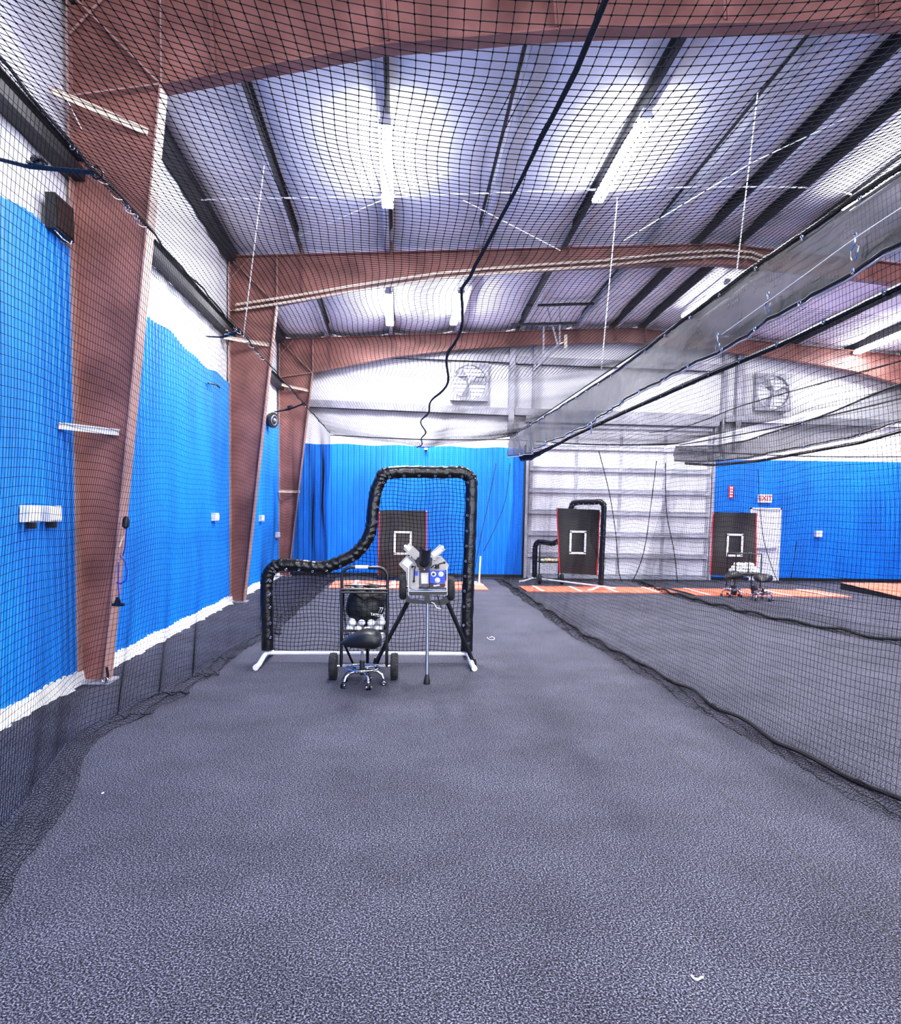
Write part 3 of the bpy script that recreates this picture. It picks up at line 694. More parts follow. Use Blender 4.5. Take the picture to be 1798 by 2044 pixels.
b = MB(); b.box(8.90, 8.94, YFAR-.08, YFAR-.02, 0, 1.86); b.box(9.68, 9.72, YFAR-.08, YFAR-.02, 0, 1.86); b.box(8.9, 9.72, YFAR-.08, YFAR-.02, 1.82, 1.86); b.build('door_frame', WPLAS, d, smooth=False)
b = MB(); b.box(9.0, 9.62, YFAR-.1, YFAR-.05, .80, .85); b.build('push_bar', SILVER, d, smooth=False)
def text(s, size, loc, rot, mt, parent, name='lettering', ext=.002):
    cu = bpy.data.curves.new(name, 'FONT'); cu.body = s; cu.size = size; cu.extrude = ext; cu.align_x = 'CENTER'; cu.align_y = 'CENTER'; cu.offset = size*.02
    o = bpy.data.objects.new(name, cu); C.objects.link(o)
    dg = bpy.context.evaluated_depsgraph_get(); me = bpy.data.meshes.new_from_object(o.evaluated_get(dg))
    bpy.data.objects.remove(o); me.materials.clear(); me.materials.append(mt)
    o = bpy.data.objects.new(name, me); C.objects.link(o); 
    R = Matrix.Translation(loc) @ rot.to_4x4(); me.transform(R)
    o.parent = parent; o.matrix_parent_inverse = pmat(parent).inverted()
    return o
RX = Matrix.Rotation(PI/2, 3, 'X')
e = thing('exit_sign', (9.25, YFAR-.1, 2.09), 'white sign reading EXIT in red, over the white exit door', 'sign')
b = MB(); b.box(9.07, 9.43, YFAR-.12, YFAR-.06, 1.99, 2.2); b.build('sign_box', WPLAS, e, smooth=False)
text('EXIT', .17, Vector((9.25, YFAR-.123, 2.095)), RX, SIGNR, e)
e = thing('fire_sign', (8.37, YFAR-.1, 2.25), 'narrow upright red and white safety sign left of the exit sign', 'sign')
b = MB(); b.box(8.31, 8.43, YFAR-.08, YFAR-.05, 2.09, 2.40); b.build('sign_board', SIGNR, e, smooth=False)
for k in range(4):
    b = MB(); b.box(8.335, 8.405, YFAR-.084, YFAR-.08, 2.12+k*.07, 2.16+k*.07); b.build('white_mark', WTAPE, e, smooth=False)
def wallbox(x0, x1, y0, y1, z0, z1, lab, cat='outlet', grp=None, name='outlet_box', plug=False):
    t = thing(name, ((x0+x1)/2, (y0+y1)/2, z0), lab, cat, grp)
    b = MB(); b.box(x0, x1, y0, y1, z0, z1); b.build('box_body', WPLAS, t, smooth=False)
    b = MB()
    if x1 < 0: b.box(x1, x1+.008, y0+.01, y1-.01, z0+.012, z1-.012)
    else: b.box(x0+.01, x1-.01, y0-.008, y0, z0+.012, z1-.012)
    b.build('cover_plate', WTAPE, t, smooth=False)
    if plug: b = MB(); b.box(x0+.02, x1+.01, y0+.05, y0+.10, z0-.05, z0); b.build('dark_plug', BLACKP, t, smooth=False)
W = XL+.045
g = 'white electrical boxes on the blue left wall'
wallbox(W, W+.07, 5.93, 6.12, 1.47, 1.60, 'white electrical box on blue left wall, leftmost of the two close together', grp=g, plug=True)
wallbox(W, W+.07, 6.27, 6.48, 1.47, 1.60, 'white electrical box on blue left wall, just left of the nearest column', grp=g, plug=True)
wallbox(W, W+.06, 11.75, 12.0, 1.41, 1.53, 'white electrical box on blue wall between nearest and middle columns', grp=g)
wallbox(W, W+.06, 15.65, 15.95, 1.35, 1.48, 'white electrical box on blue wall just right of the middle column', grp=g)
wallbox(W, W+.06, 17.7, 18.0, .95, 1.07, 'small white box on blue wall beside the farthest column', grp=g)
wallbox(10.62, 10.78, YFAR-.16, YFAR-.05, 1.14, 1.3, 'small white box on the blue far wall right of the exit door')
# small camera under far white strip
t = thing('security_camera', (.61, YFAR-.15, 3.1), 'tiny white camera with dark lens at the top of the blue far wall', 'camera')
b = MB(); b.lathe((.61, YFAR-.15, 3.12), (0, 0, 1), [(.04, 0), (.045, .05), (.03, .07)], 14); b.build('housing', WPLAS, t)
b = MB(); b.sphere((.61, YFAR-.15, 3.11), .035, 12, 8); b.build('lens', BLACKM, t)
b = MB(); b.bar((.61, YFAR-.15, 3.17), (.61, YFAR-.05, 3.17), .02, .02); b.build('bracket', WPLAS, t, smooth=False)
# speakers on the left wall
t = thing('wall_speaker', (W, 6.7, 3.8), 'black box speaker high on the left wall behind the nearest column', 'speaker')
b = MB(); b.box(W, W+.08, 6.45, 6.80, 3.84, 4.12); b.build('cabinet', BLACKP, t, smooth=False)
b = MB(); b.box(W+.08, W+.088, 6.47, 6.78, 3.86, 4.10); b.build('grille', BLACKM, t, smooth=False)
b = MB(); b.tube([(W+.05, 6.5, 3.84), (W+.09, 6.55, 3.79), (W+.1, 6.68, 3.79), (W+.08, 6.75, 3.84)], .005, 6); b.build('cable', STRINGM, t)
t = thing('round_speaker', (W+.02, 16.9, 3.5), 'round dark grey speaker on the left wall between middle and farthest columns', 'speaker')
dd = Vector((.9, -.45, -.1)).normalized(); cc = Vector((W+.12, 16.6, 3.52))
b = MB(); b.lathe(cc, dd, [(.06, -.12), (.14, -.08), (.17, 0), (.17, .03), (.13, .035)], 24); b.build('horn_body', BLACKP, t)
b = MB(); b.torus(cc+dd*.04, dd, .1, .015, 24, 8); b.sphere(cc+dd*.04, .05, 12, 8); b.build('driver_cone', FANM, t)
# cord, plug and T handle on the column
t = thing('extension_cord', (-2.5, 6.95, 1.45), 'blue extension cord with black plug and black T-shaped end, hooked on the nearest column edge', 'cord')
def c7(x, y, dY=0): return atY(x+3, y, 6.86+dY)
b = MB(); b.tube([c7(250, 1050), c7(248, 1075), c7(246, 1095), c7(242, 1110)], .006, 6); b.tube([c7(236, 1108), c7(246, 1120), c7(251, 1140), c7(248, 1158), c7(238, 1166), c7(229, 1162)], .006, 6); b.tube([c7(233, 1122), c7(233, 1150), c7(234, 1195)], .006, 6); b.build('blue_cable', BCORD, t)
p = c7(247, 1044); b = MB(); b.lathe(p+Vector((0, 0, -.05)), (0.1, 0, 1), [(.012, 0), (.03, .02), (.03, .08), (.015, .11)], 12); b.build('plug', BLACKP, t)
p = c7(236, 1072); b = MB(); b.bar(c7(245, 1068), c7(235, 1092), .01, .012); b.build('cream_tag', CREAM, t, smooth=False)
b = MB(); p = c7(233, 1207); b.box(p.x-.05, p.x+.05, p.y-.02, p.y+.02, p.z-.012, p.z+.014); b.add([(p.x-.03, p.y, p.z+.014), (p.x+.03, p.y, p.z+.014), (p.x+.01, p.y, p.z+.07), (p.x-.01, p.y, p.z+.07), (p.x-.03, p.y-.02, p.z+.014), (p.x+.03, p.y-.02, p.z+.014), (p.x+.01, p.y-.02, p.z+.07), (p.x-.01, p.y-.02, p.z+.07)], [(0, 1, 2, 3), (7, 6, 5, 4), (0, 4, 5, 1), (1, 5, 6, 2), (2, 6, 7, 3), (3, 7, 4, 0)])
b.build('t_handle', BLACKM, t, smooth=False)
t = thing('small_wall_hook', atX(415, 765, W), 'small dark hook near the top of the blue cladding, left of the middle column', 'hook')
p = atX(415, 765, W+.03); b = MB(); b.tube([p, p+Vector((.05, .3, .03)), p+Vector((.08, .4, .0))], .012, 6); b.build('hook_wire', BLACKM, t)
t = thing('anchor_clip', (-2.62, 6.9, 0), 'dark strap and shiny clip tied at the foot of the nearest column', 'clip')
b = MB(); b.tube([(-2.62, 6.88, .02), (-2.60, 6.86, .09), (-2.615, 6.87, .16)], .012, 6); b.build('strap', ROPE, t)
b = MB(); b.torus((-2.62, 6.84, .05), (0, 1, 0), .025, .006, 12, 5); b.build('clip', CHROME, t)

# --------------------------------------------------------------- wall fans
def fan(x, z, lab, ph):
    y = YFAR-.2; t = thing('exhaust_fan', (x, y, z), lab, 'fan', 'wall exhaust fans'); R = .41; S = .46; n = 40
    vs = []; fs = []
    for j in range(n):
        a = 2*PI*j/n; cx, cz = math.cos(a), math.sin(a); m_ = max(abs(cx), abs(cz))
        vs += [(x+R*cx, y, z+R*cz), (x+S*cx/m_, y, z+S*cz/m_), (x+R*cx, y+.16, z+R*cz), (x+S*cx/m_, y+.16, z+S*cz/m_)]
    for j in range(n):
        a, c = 4*j, 4*((j+1) % n); fs += [(a, a+1, c+1, c), (a, c, c+2, a+2), (a+1, a+3, c+3, c+1)]
    b = MB(); b.add(vs, fs); b.build('housing', FANM, t, smooth=False)
    b = MB()
    for k in range(9):
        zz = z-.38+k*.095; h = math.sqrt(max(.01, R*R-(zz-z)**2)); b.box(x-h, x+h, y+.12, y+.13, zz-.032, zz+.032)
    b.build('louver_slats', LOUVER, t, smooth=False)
    for k in range(3):
        a = ph+k*2*PI/3; P = []
        for i in range(6):
            r = .07+.31*i/5; w = .16+.14*i/5
            P.append([(x+r*math.cos(a+w_*w/ (r+.1)*.5), y+.05+.03*w_, z+r*math.sin(a+w_*w/(r+.1)*.5)) for w_ in (-1, -.3, .3, 1)])
        b = MB(); b.grid(P); b.build('blade', FANM, t)
    b = MB(); b.lathe((x, y+.09, z), (0, -1, 0), [(.07, 0), (.07, .05), (.04, .08)], 16); b.build('hub', GALV, t)
    b = MB(); b.box(x-.012, x+.012, y-.01, y+.01, z-R, z+R); b.box(x-R, x+R, y-.01, y+.01, z-.012+.14, z+.012+.14); b.build('motor_bar', FANM, t, smooth=False)
fan(1.65, 4.79, 'square wall fan with three blades, left one under the far beam', .3)
fan(9.3, 4.75, 'square wall fan, right one seen below the big curtain', 2.2)

# bracket rig under the roof
t = thing('hanging_steel_bracket', atY(1115, 690, 16.4), 'steel V-shaped bracket hanging from the roof by the farthest beam', 'bracket')
A = lambda x, y, Y=16.4: atY(x, y, Y)
for p, q, mt, w in [((1050, 610), (1185, 606), PURLD, .05), ((1020, 648), (1150, 645), PURLD, .05)]:
    b = MB(); b.bar(A(*p), A(*q), w, w); b.build('cross_bar', mt, t, smooth=False)
for p, q in [((1092, 612), (1113, 688)), ((1117, 612), (1117, 685)), ((1085, 652), (1085, 715))]:
    b = MB(); b.bar(A(*p), A(*q), .03, .03); b.build('drop_strut', GALV, t, smooth=False)
b = MB(); b.bar(A(1116, 686), A(1065, 740, 17.6), .035, .035); b.build('diagonal_strut', GALV, t, smooth=False)
b = MB(); b.bar(A(1129, 668), A(1129, 695), .06, .05); b.bar(A(1116, 686), A(1129, 682), .03, .03); b.build('motor_box', CREAM, t, smooth=False)

# ------------------------------------------------------------------ L screens
def L_screen(Yp, pxs, basepx, lab):
    pass
def make_screen(label):
    """local coordinates: x across, y depth, z up; origin at the middle of the base bar"""
    Y0 = 7.9
    o0 = atY(730, 1317, Y0); ox = o0.x
    q = [(534, 1312), (533, 1250), (532, 1190), (533, 1158), (540, 1138), (556, 1129), (590, 1128), (625, 1132), (655, 1130), (688, 1117), (712, 1102), (731, 1079), (741, 1052), (744, 1020), (749, 985), (756, 965), (766, 948), (786, 943), (830, 942), (880, 943), (920, 943), (936, 952), (941, 972), (939, 1050), (936, 1130), (933, 1210), (931, 1312)]
    path = []
    for x, y in q:
        p = atY(x, y, Y0); path.append(Vector((p.x-ox, 0, p.z)))
    zb = .10
    path[0].z = zb+.03; path[-1].z = zb+.03
    t = thing('padded_pitching_screen', (0, 0, 0), label, 'screen')
    # smooth path
    P = []
    for i in range(len(path)-1):
        p0 = path[max(i-1, 0)]; p1 = path[i]; p2 = path[i+1]; p3 = path[min(i+2, len(path)-1)]
        for k in range(8):
            u = k/8; P.append(.5*((2*p1)+(p2-p0)*u+(2*p0-5*p1+4*p2-p3)*u*u+(3*p1-p0-3*p2+p3)*u**3))
    P.append(path[-1])
    # pad: flattened tube in the screen plane with wrinkles
    n = 16; vs = []; cen = Vector((0, 0, 1.0))
    for i, p in enumerate(P):
        tt = (P[min(i+1, len(P)-1)]-P[max(i-1, 0)]).normalized(); e1 = Vector((tt.z, 0, -tt.x)); e2 = Vector((0, 1, 0))
        bend = (P[min(i+4, len(P)-1)]-P[i]).normalized().cross((P[i]-P[max(i-4, 0)]).normalized()).length if 3 < i < len(P)-4 else 0
        for j in range(n):
            a = 2*PI*j/n; w = 1+(.07+.6*min(.3, bend))*math.sin(i*1.7+2.2*math.sin(a*2))*(.55+.45*math.sin(i*.43+a))
            vs.append(p+w*(.064*math.cos(a)*e1+.05*math.sin(a)*e2))
    k = len(P); fs = [(i*n+j, i*n+(j+1) % n, (i+1)*n+(j+1) % n, (i+1)*n+j) for i in range(k-1) for j in range(n)]+[tuple(range(n))[::-1], tuple((k-1)*n+j for j in range(n))]
    b = MB(); b.add(vs, fs); b.build('vinyl_padding', VINYL, t, ang=1.4)
    # grommets along the inner edge
    acc = 0; rgt = path[-1].x; 
    for i in range(1, len(P)-1):
        acc += (P[i]-P[i-1]).length
        if acc > .135:
            acc = 0; tt = (P[i+1]-P[i-1]).normalized(); e1 = Vector((tt.z, 0, -tt.x))
            c = P[i]+e1*.042+Vector((0, -.046, 0)); b = MB(); b.torus(c, (0, 1, 0), .010, .0035, 12, 5); b.build('grommet', CHROME, t)
    xl, xr = path[0].x, path[-1].x
    b = MB(); b.tube([(xl-.02, 0, zb), (xr+.02, 0, zb)], .021, 12); b.build('base_bar', WPIPE, t)
    for s, x in ((-1, xl), (1, xr)):
        b = MB(); b.tube([(x, 0, zb), (x+s*.02, -.08, zb-.01), (x+s*.035, -.3, .035), (x+s*.045, -.42, .03)], [.024, .024, .026, .03], 12); b.tube([(x, 0, zb), (x+s*.02, .3, .04), (x+s*.02, .42, .03)], .024, 12)
        b.build('foot', WPIPE, t)
    # netting inside the outline, each strand one twine
    poly = [(p.x, p.z) for p in P]+[(xr, zb), (xl, zb)]
    def cuts(val, ax):
        out = []
        for (a, c) in zip(poly, poly[1:]+poly[:1]):
            u0, u1 = a[ax], c[ax]
            if (u0-val)*(u1-val) < 0: s_ = (val-u0)/(u1-u0); out.append(a[1-ax]+(c[1-ax]-a[1-ax])*s_)
        return sorted(out)
    b = MB(); cs = .041
    for ax, lo, hi in ((0, xl, xr), (1, zb, 2.06)):
        v = lo+cs*.7
        while v < hi:
            cc = cuts(v, ax)
            for a, c in zip(cc[::2], cc[1::2]):
                m_ = max(2, int((c-a)/.05)); pts = []
                for i in range(m_+1):
                    w = a+(c-a)*i/m_; x, z = (v, w) if ax == 0 else (w, v)
                    bow = .10*math.sin(PI*min(1, max(0, (z-zb)/1.0)))
                    pts.append((x+.008*math.sin(z*13+x*5), .03+bow+.012*math.sin(x*7+z*5), z+.010*math.sin(x*11+z*3)))
                b.tube(pts, .0025, 4, caps=False)
            v += cs
    b.build('netting', NET, t, smooth=False)
    return t, ox
scr, ox = make_screen('L-shaped pitching screen with black padded frame and white feet, centre of the near cage')
scr.location = (ox, 7.9, 0)
s2 = dup(scr, (3.72, 16.6, 0), math.radians(-58), 'distant padded screen standing behind a black target before the overhead door')
s2.scale = (1, 1, .93)

# -------------------------------------------------------------- hanging targets
def target(Y, tl, tr, br, bl, z1, z2, lab, Yo=.05):
    P = [atY(x, y, Y) for x, y in (tl, tr, br, bl)]
    t = thing('hanging_target', (P[0]+P[1])/2, lab, 'target', 'black strike-zone targets hung on the far nets')
    G = []; n = 14
    for i in range(n+1):
        u = i/n; row = []
        for j in range(n+1):
            v = j/n; p = (P[0]*(1-u)+P[1]*u)*(1-v)+(P[3]*(1-u)+P[2]*u)*v
            p = p+Vector((0, .02*math.sin(u*9+v*2)+.015*math.sin(v*7), 0)); row.append(p)
        G.append(row)
    b = MB(); b.grid(G); b.build('vinyl_sheet', TARGET, t, ang=3)
    for row in (G[0], G[-1]):
        b = MB(); b.tube([p+Vector((0, -.01, 0)) for p in row], .013, 6); b.build('red_edging', RED, t)
    za, zb_ = atY(*z1, Y), atY(*z2, Y); y = Y-.05; w = .022
    x0, x1, zt, zbm = za.x, zb_.x, za.z, zb_.z
    b = MB(); b.box(x0-w, x1+w, y-.003, y, zt-w, zt+w); b.box(x0-w, x1+w, y-.003, y, zbm-w, zbm+w); b.box(x0-w, x0+w, y-.003, y, zbm, zt); b.box(x1-w, x1+w, y-.003, y, zbm, zt)
    b.build('strike_zone_outline', WTAPE, t, smooth=False)
    for p in (P[0], P[1]):
        b = MB(); b.torus(p+Vector((0, -.02, -.03)), (0, 1, 0), .015, .005, 10, 5); b.build('grommet', CHROME, t)
target(17.5, (757, 1019), (851, 1019), (850, 1149), (754, 1149), (788, 1062), (819, 1105), 'black target with white rectangle hung behind the padded screen, leftmost of three')
target(16.0, (1111, 1014), (1197, 1018), (1190, 1148), (1117, 1144), (1138, 1061), (1166, 1104), 'black target with white rectangle in front of the overhead door, middle of three')
target(16.6, (1423, 1022), (1510, 1024), (1506, 1151), (1418, 1148), (1451, 1067), (1478, 1109), 'black target with white rectangle beside the white exit door, rightmost of three')

# --------------------------------------------------------------------- mats
def matt(name, x0, x1, y0, y1, lab, lines, skew=0.):
    t = thing(name, ((x0+x1)/2, (y0+y1)/2, 0), lab, 'mat', 'orange home plate mats along the far end')
    n = 24; b = MB()
    P = [[(x0+(x1-x0)*i/n+skew*(j/4), y0+(y1-y0)*j/4, .004+.012+.004*math.sin(i*1.3+j)) for j in range(5)] for i in range(n+1)]
    b.grid(P); b.add([P[0][0], P[-1][0], (x1, y0, 0), (x0, y0, 0)], [(3, 2, 1, 0)]); b.build('turf_sheet', ORANGE, t)
    for (ax, ay, bx, by, w) in lines:
        b = MB(); d_ = Vector((bx-ax, by-ay, 0)).normalized(); nn = Vector((-d_.y, d_.x, 0))*w
        A_, B_ = Vector((ax, ay, .024)), Vector((bx, by, .024)); b.add([A_-nn, B_-nn, B_+nn, A_+nn], [(0, 1, 2, 3)]); b.build('white_line', WTAPE, t, smooth=False)
y0, y1 = 15.5, 17.2
matt('plate_mat', -1.45, 1.86, y0, y1, 'orange turf mat with white lines on the floor behind the padded screen', [(-.95, y0, -.95, y1, .04), (-.12, y0, -.12, y1, .045), (.62, y0, .62, y1, .04), (1.45, y0, 1.75, y1, .04), (-.95, 16.35, -.12, 16.35, .03)])
y0, y1 = 15.2, 16.35
matt('plate_mat', 2.62, 5.8, y0, y1, 'orange turf mat with white lines in front of the overhead door', [(2.95, y0, 2.95, y1, .04), (3.75, y0, 3.75, y1, .04), (4.5, y0, 4.5, y1, .04), (5.4, y0, 5.4, y1, .04)])
y0, y1 = 14.8, 16.2
matt('plate_mat', 6.0, 9.3, y0, y1, 'orange turf mat with white lines under the ball cart at right', [(6.3, y0, 6.3, y1, .04), (7.3, y0, 7.3, y1, .04), (8.0, y0, 8.0, y1, .04), (8.9, y0, 8.9, y1, .04)])
t = thing('pitching_mound_ramp', (11.5, 16.5, 0), 'portable wedge mound with orange turf top and black sides at the right edge', 'mound')
A_ = atZ(1677, 1163, .15); B_ = atZ(1798, 1192, .07)
top = [(A_.x, A_.y, .15), (13.8, A_.y, .15), (13.8, B_.y-.4, .06), (B_.x, B_.y, .07)]
b = MB(); b.add([(x, y, z+.004) for x, y, z in top], [(3, 2, 1, 0)]); b.build('turf_top', ORANGE, t, smooth=False)
b = MB(); lowp = [(x-.0, y, 0) for x, y, z in top]; b.add([(x, y, z) for x, y, z in top]+lowp, [(0, 1, 2, 3), (7, 6, 5, 4), (0, 3, 7, 4), (3, 2, 6, 7), (2, 1, 5, 6), (1, 0, 4, 5)]); b.build('ramp_body', BLACKM, t, smooth=False)

# ---------------------------------------------------------------- balls helper
ballm = None
def ball(p, lab, grp, r=.037, mt=BALL):
    global ballm
    key = mt.name
    if ballm is None: ballm = {}
    if key not in ballm:
        b = MB(); b.sphere((0, 0, 0), r, 14, 10); o = b.build('baseball', mt); ballm[key] = o.data
        o.location = p
    else:
        o = bpy.data.objects.new('baseball', ballm[key]); C.objects.link(o); o.location = p
    o.rotation_euler = (random.random()*3, random.random()*3, 0)
    return tag(o, lab, 'ball', grp)

# -------------------------------------------------------------- main ball cart
def wheel(b, c, R, w, tread=True, hub=CHROME, n=32):
    c = Vector(c)
    prof = [(R*.62, -w*.5), (R*.86, -w*.5), (R*.97, -w*.36), (R, 0), (R*.97, w*.36), (R*.86, w*.5), (R*.62, w*.5)]
    b.lathe(c, (1, 0, 0), prof, n, RUBBER)
    b.lathe(c, (1, 0, 0), [(R*.60, -w*.3), (R*.2, -w*.52), (R*.2, w*.52), (R*.60, w*.3)], n, hub)
    if tread:
        for k in range(22):
            a = 2*PI*k/22
            for s in (-1, 1):
                p0 = c+Vector((s*w*.02, math.cos(a)*R*1.0, math.sin(a)*R*1.0)); a2 = a+.16
                p1 = c+Vector((s*w*.40, math.cos(a2)*R*.975, math.sin(a2)*R*.975)); b.bar(p0, p1, R*.05, R*.05, (0, math.cos(a), math.sin(a)), RUBBER)
def make_cart(label):
    """local origin on floor at the wheel axle centre, x across, -y toward the viewer"""
    t = thing('ball_cart', (0, 0, 0), label, 'cart')
    hw = .215
    def arc():
        pts = [(-hw, 0, .12), (-hw, 0, .98)]
        for k in range(1, 7): a = PI/2*k/6; pts.append((-hw+.09*(1-math.cos(a)), 0, .98+.09*math.sin(a)))
        for k in range(0, 7): a = PI/2*k/6; pts.append((hw-.09*(1-math.sin(a)), 0, .98+.09*math.cos(a)))
        pts.append((hw, 0, .12)); return pts
    b = MB(); b.tube(arc(), .015, 10); b.build('handle_frame', BLACKM, t)
    b = MB(); b.tube([(-.09, 0, 1.072), (.03, 0, 1.072)], .018, 10); b.build('handle_label', LABELM, t)
    b = MB()
    zt = .86
    for z in (zt, zt-.03): b.tube([(-hw, -.01, z), (hw, -.01, z), (hw, .36, z), (-hw, .36, z)], .011, 8, closed=True)
    b.build('basket_rim', BLACKM, t)
    b = MB(); b.bar((-hw, -.01, .465), (hw, -.01, .465), .02, .02); b.build('cross_bar', BLACKM, t, smooth=False)
    b = MB(); b.bar((-hw, 0, .13), (hw, 0, .13), .02, .02); b.tube([(-hw-.06, 0, .125), (hw+.06, 0, .125)], .01, 8); b.build('axle', SILVER, t)
    b = MB(); b.tube([(-hw, .0, .4), (-.1, .35, .02)], .012, 8); b.tube([(hw, .0, .4), (.1, .35, .02)], .012, 8); b.tube([(-.1, .35, .02), (.1, .35, .02)], .014, 8); b.tube([(0.02, .3, .34), (0.02, .34, .03)], .016, 8); b.build('rear_leg', BLACKM, t)
    for s in (-1, 1):
        b = MB(); wheel(b, (s*(hw+.075), 0, .125), .125, .075); b.build('wheel', None, t, ang=.9)
    # net basket
    P = []; n = 26; rows = 13
    for i in range(n):
        a = 2*PI*i/n; cx, cy = math.cos(a), math.sin(a); m_ = max(abs(cx), abs(cy)); row = []
        for j in range(rows):
            v = j/(rows-1); z = zt-.02-.56*v; k = (1-.25*max(0, v-.55)/.45)*(1-.0*v) if v < .9 else .6
            w = 1-.12*math.sin(a*4+v*3)*v; row.append((hw*.97*cx/m_**.8*k*w, .175+.18*cy/m_**.8*k*w, z+.01*math.sin(a*5)))
        P.append(row)
    P.append(P[0]); net_obj('net_basket', np.array(P), parent=t, r=.0022)
    return t
cart = make_cart('black two-wheeled ball cart with net basket, behind the saddle stool')
CX, CY = -.325, 7.12
cart.location = (CX, CY, 0)
# balls in the cart
for k in range(48):
    layer = k//12; i = k % 12
    x = -.14+(i % 4)*.088+(layer % 2)*.03+random.uniform(-.01, .01); y = .06+(i//4)*.088+random.uniform(-.008, .008); z = .335+layer*.068+random.uniform(-.006, .006)
    ball((CX+x, CY+y, z), 'white baseball in the net basket of the near ball cart', 'baseballs in the near ball cart')
# bag in the basket
t = thing('equipment_bag', (CX, CY+.12, .52), 'black drawstring bag with white TATERS lettering stuffed in the ball cart basket', 'bag')
G = []; nn = 26
for i in range(nn+1):
    u = i/nn*2*PI; row = []
    for j in range(15):
        v = j/14; ph = PI*(.02+.96*v); rr = math.sin(ph)**.6
        top = .06*math.sin(u*2+1)+.03*math.sin(u*5)
        row.append((CX+.005+.185*rr*math.cos(u)*(1+.06*math.sin(u*3+v*7)), CY+.15+.13*rr*math.sin(u), .665+(.185 if v < .5 else .185-.07*abs(math.cos(u)))*math.cos(ph)+(top*.5 if v < .4 else 0)+.01*math.sin(u*7+v*9)))
    G.append(row)
b = MB(); b.grid(G); b.build('bag_body', BAGM, t, ang=3)
b = MB(); b.tube([(CX-.12, CY+.04, .83), (CX-.05, CY+.02, .79), (CX+.0, CY+.01, .76), (CX+.06, CY+.01, .79), (CX+.14, CY+.03, .77)], .012, 8); b.build('drawstring', ROPE, t)
RT = Matrix.Rotation(math.radians(8), 3, 'Y') @ RX
text('TATERS', .034, Vector((CX+.115, CY+.006, .615)), RT, WTAPE, t)
b = MB()
for dx in (0, .028): b.bar((CX+.135+dx*.7, CY+.006, .64), (CX+.155+dx*.7, CY+.006, .685), .003, .008, (0, 1, 0))
b.bar((CX+.14, CY+.006, .687), (CX+.178, CY+.006, .685), .003, .008, (0, 1, 0)); b.build('bat_mark', WTAPE, t, smooth=False)

# ---------------------------------------------------------------------- stools
def make_stool(label):
    t = thing('saddle_stool', (0, 0, 0), label, 'stool', None)
    # saddle seat: loft of cross-sections along x
    G = []; nx = 20; nr = 18
    for i in range(nx+1):
        u = .5-.5*math.cos(PI*i/nx); x = -.20+.375*u
        zt = float(np.interp(u, [0, .12, .3, .5, .7, .85, .95, 1], [.395, .43, .48, .515, .525, .512, .49, .455])); zb = float(np.interp(u, [0, .2, .5, .85, 1], [.385, .36, .35, .35, .38]))
        wid = float(np.interp(u, [0, .1, .3, .6, .85, .96, 1], [.02, .06, .11, .17, .18, .16, .11])); zc = (zt+zb)/2; hgt = (zt-zb)/2
        row = []
        for j in range(nr):
            a = 2*PI*j/nr; ca, sa = math.cos(a), math.sin(a)
            row.append((x, wid*math.copysign(abs(ca)**.7, ca), zc+hgt*math.copysign(abs(sa)**.7, sa)))
        row.append(row[0]); G.append(row)
    b = MB(); b.grid(G); b.add([p for p in G[-1][:-1]], [tuple(range(nr))]); b.add([p for p in G[0][:-1]], [tuple(range(nr))[::-1]]); b.build('seat', SEATM, t, ang=1.2)
    b = MB(); b.lathe((0, 0, .38), (0, 0, 1), [(.09, 0), (.09, .015), (.05, .02)], 16); b.build('seat_plate', BLACKM, t)
    b = MB(); b.tube([(0, 0, .22), (0, 0, .39)], .013, 12); b.build('gas_piston', CHROME, t)
    b = MB(); b.tube([(0, 0, .10), (0, 0, .23)], .024, 14); b.build('column_sleeve', BLACKP, t)
    b = MB(); b.torus((0, 0, .165), (0, 0, 1), .155, .009, 36, 8)
    for k in range(3): a = k*2*PI/3+.5; b.tube([(.02*math.cos(a), .02*math.sin(a), .165), (.155*math.cos(a), .155*math.sin(a), .165)], .006, 6)
    b.build('foot_ring', CHROME, t)
    for k in range(5):
        a = -PI/2+.35+k*2*PI/5; c, s = math.cos(a), math.sin(a)
        b = MB(); b.tube([(r*c, r*s, z) for r, z in [(.01, .12), (.08, .135), (.14, .13), (.18, .10), (.195, .062)]], [.014, .014, .013, .012, .011], 8); lg = b.build('leg', CHROME, t)
        b = MB(); px, py = .2*c, .2*s; dx, dy = -s, c
        for w in (-1, 1):
            b.lathe((px+dx*.014*w, py+dy*.014*w, .024), (dx*w, dy*w, 0), [(.024, -.008), (.024, .006), (.018, .009)], 16, BLACKP); b.torus((px+dx*.024*w, py+dy*.024*w, .024), (dx, dy, 0), .013, .003, 14, 5, CHROME)
        b.sphere((px, py, .045), .018, 10, 8, BLACKP, (1, 1, .8)); b.build('caster', None, lg)
    return t
st = make_stool('black saddle-seat rolling stool with chrome base, in front of the near ball cart')
st.location = (-.33, 6.98-.13, 0)
# keep clear of the cart: stool sits in front
st.location.y = 6.86
dup(st, (7.05, 14.1, 0), 1.1, 'far rolling stool with chrome base standing before the white exit door')
dup(st, (6.72, 14.72, 0), 0.3, 'far rolling stool half hidden at the left side of the ball-filled cart')

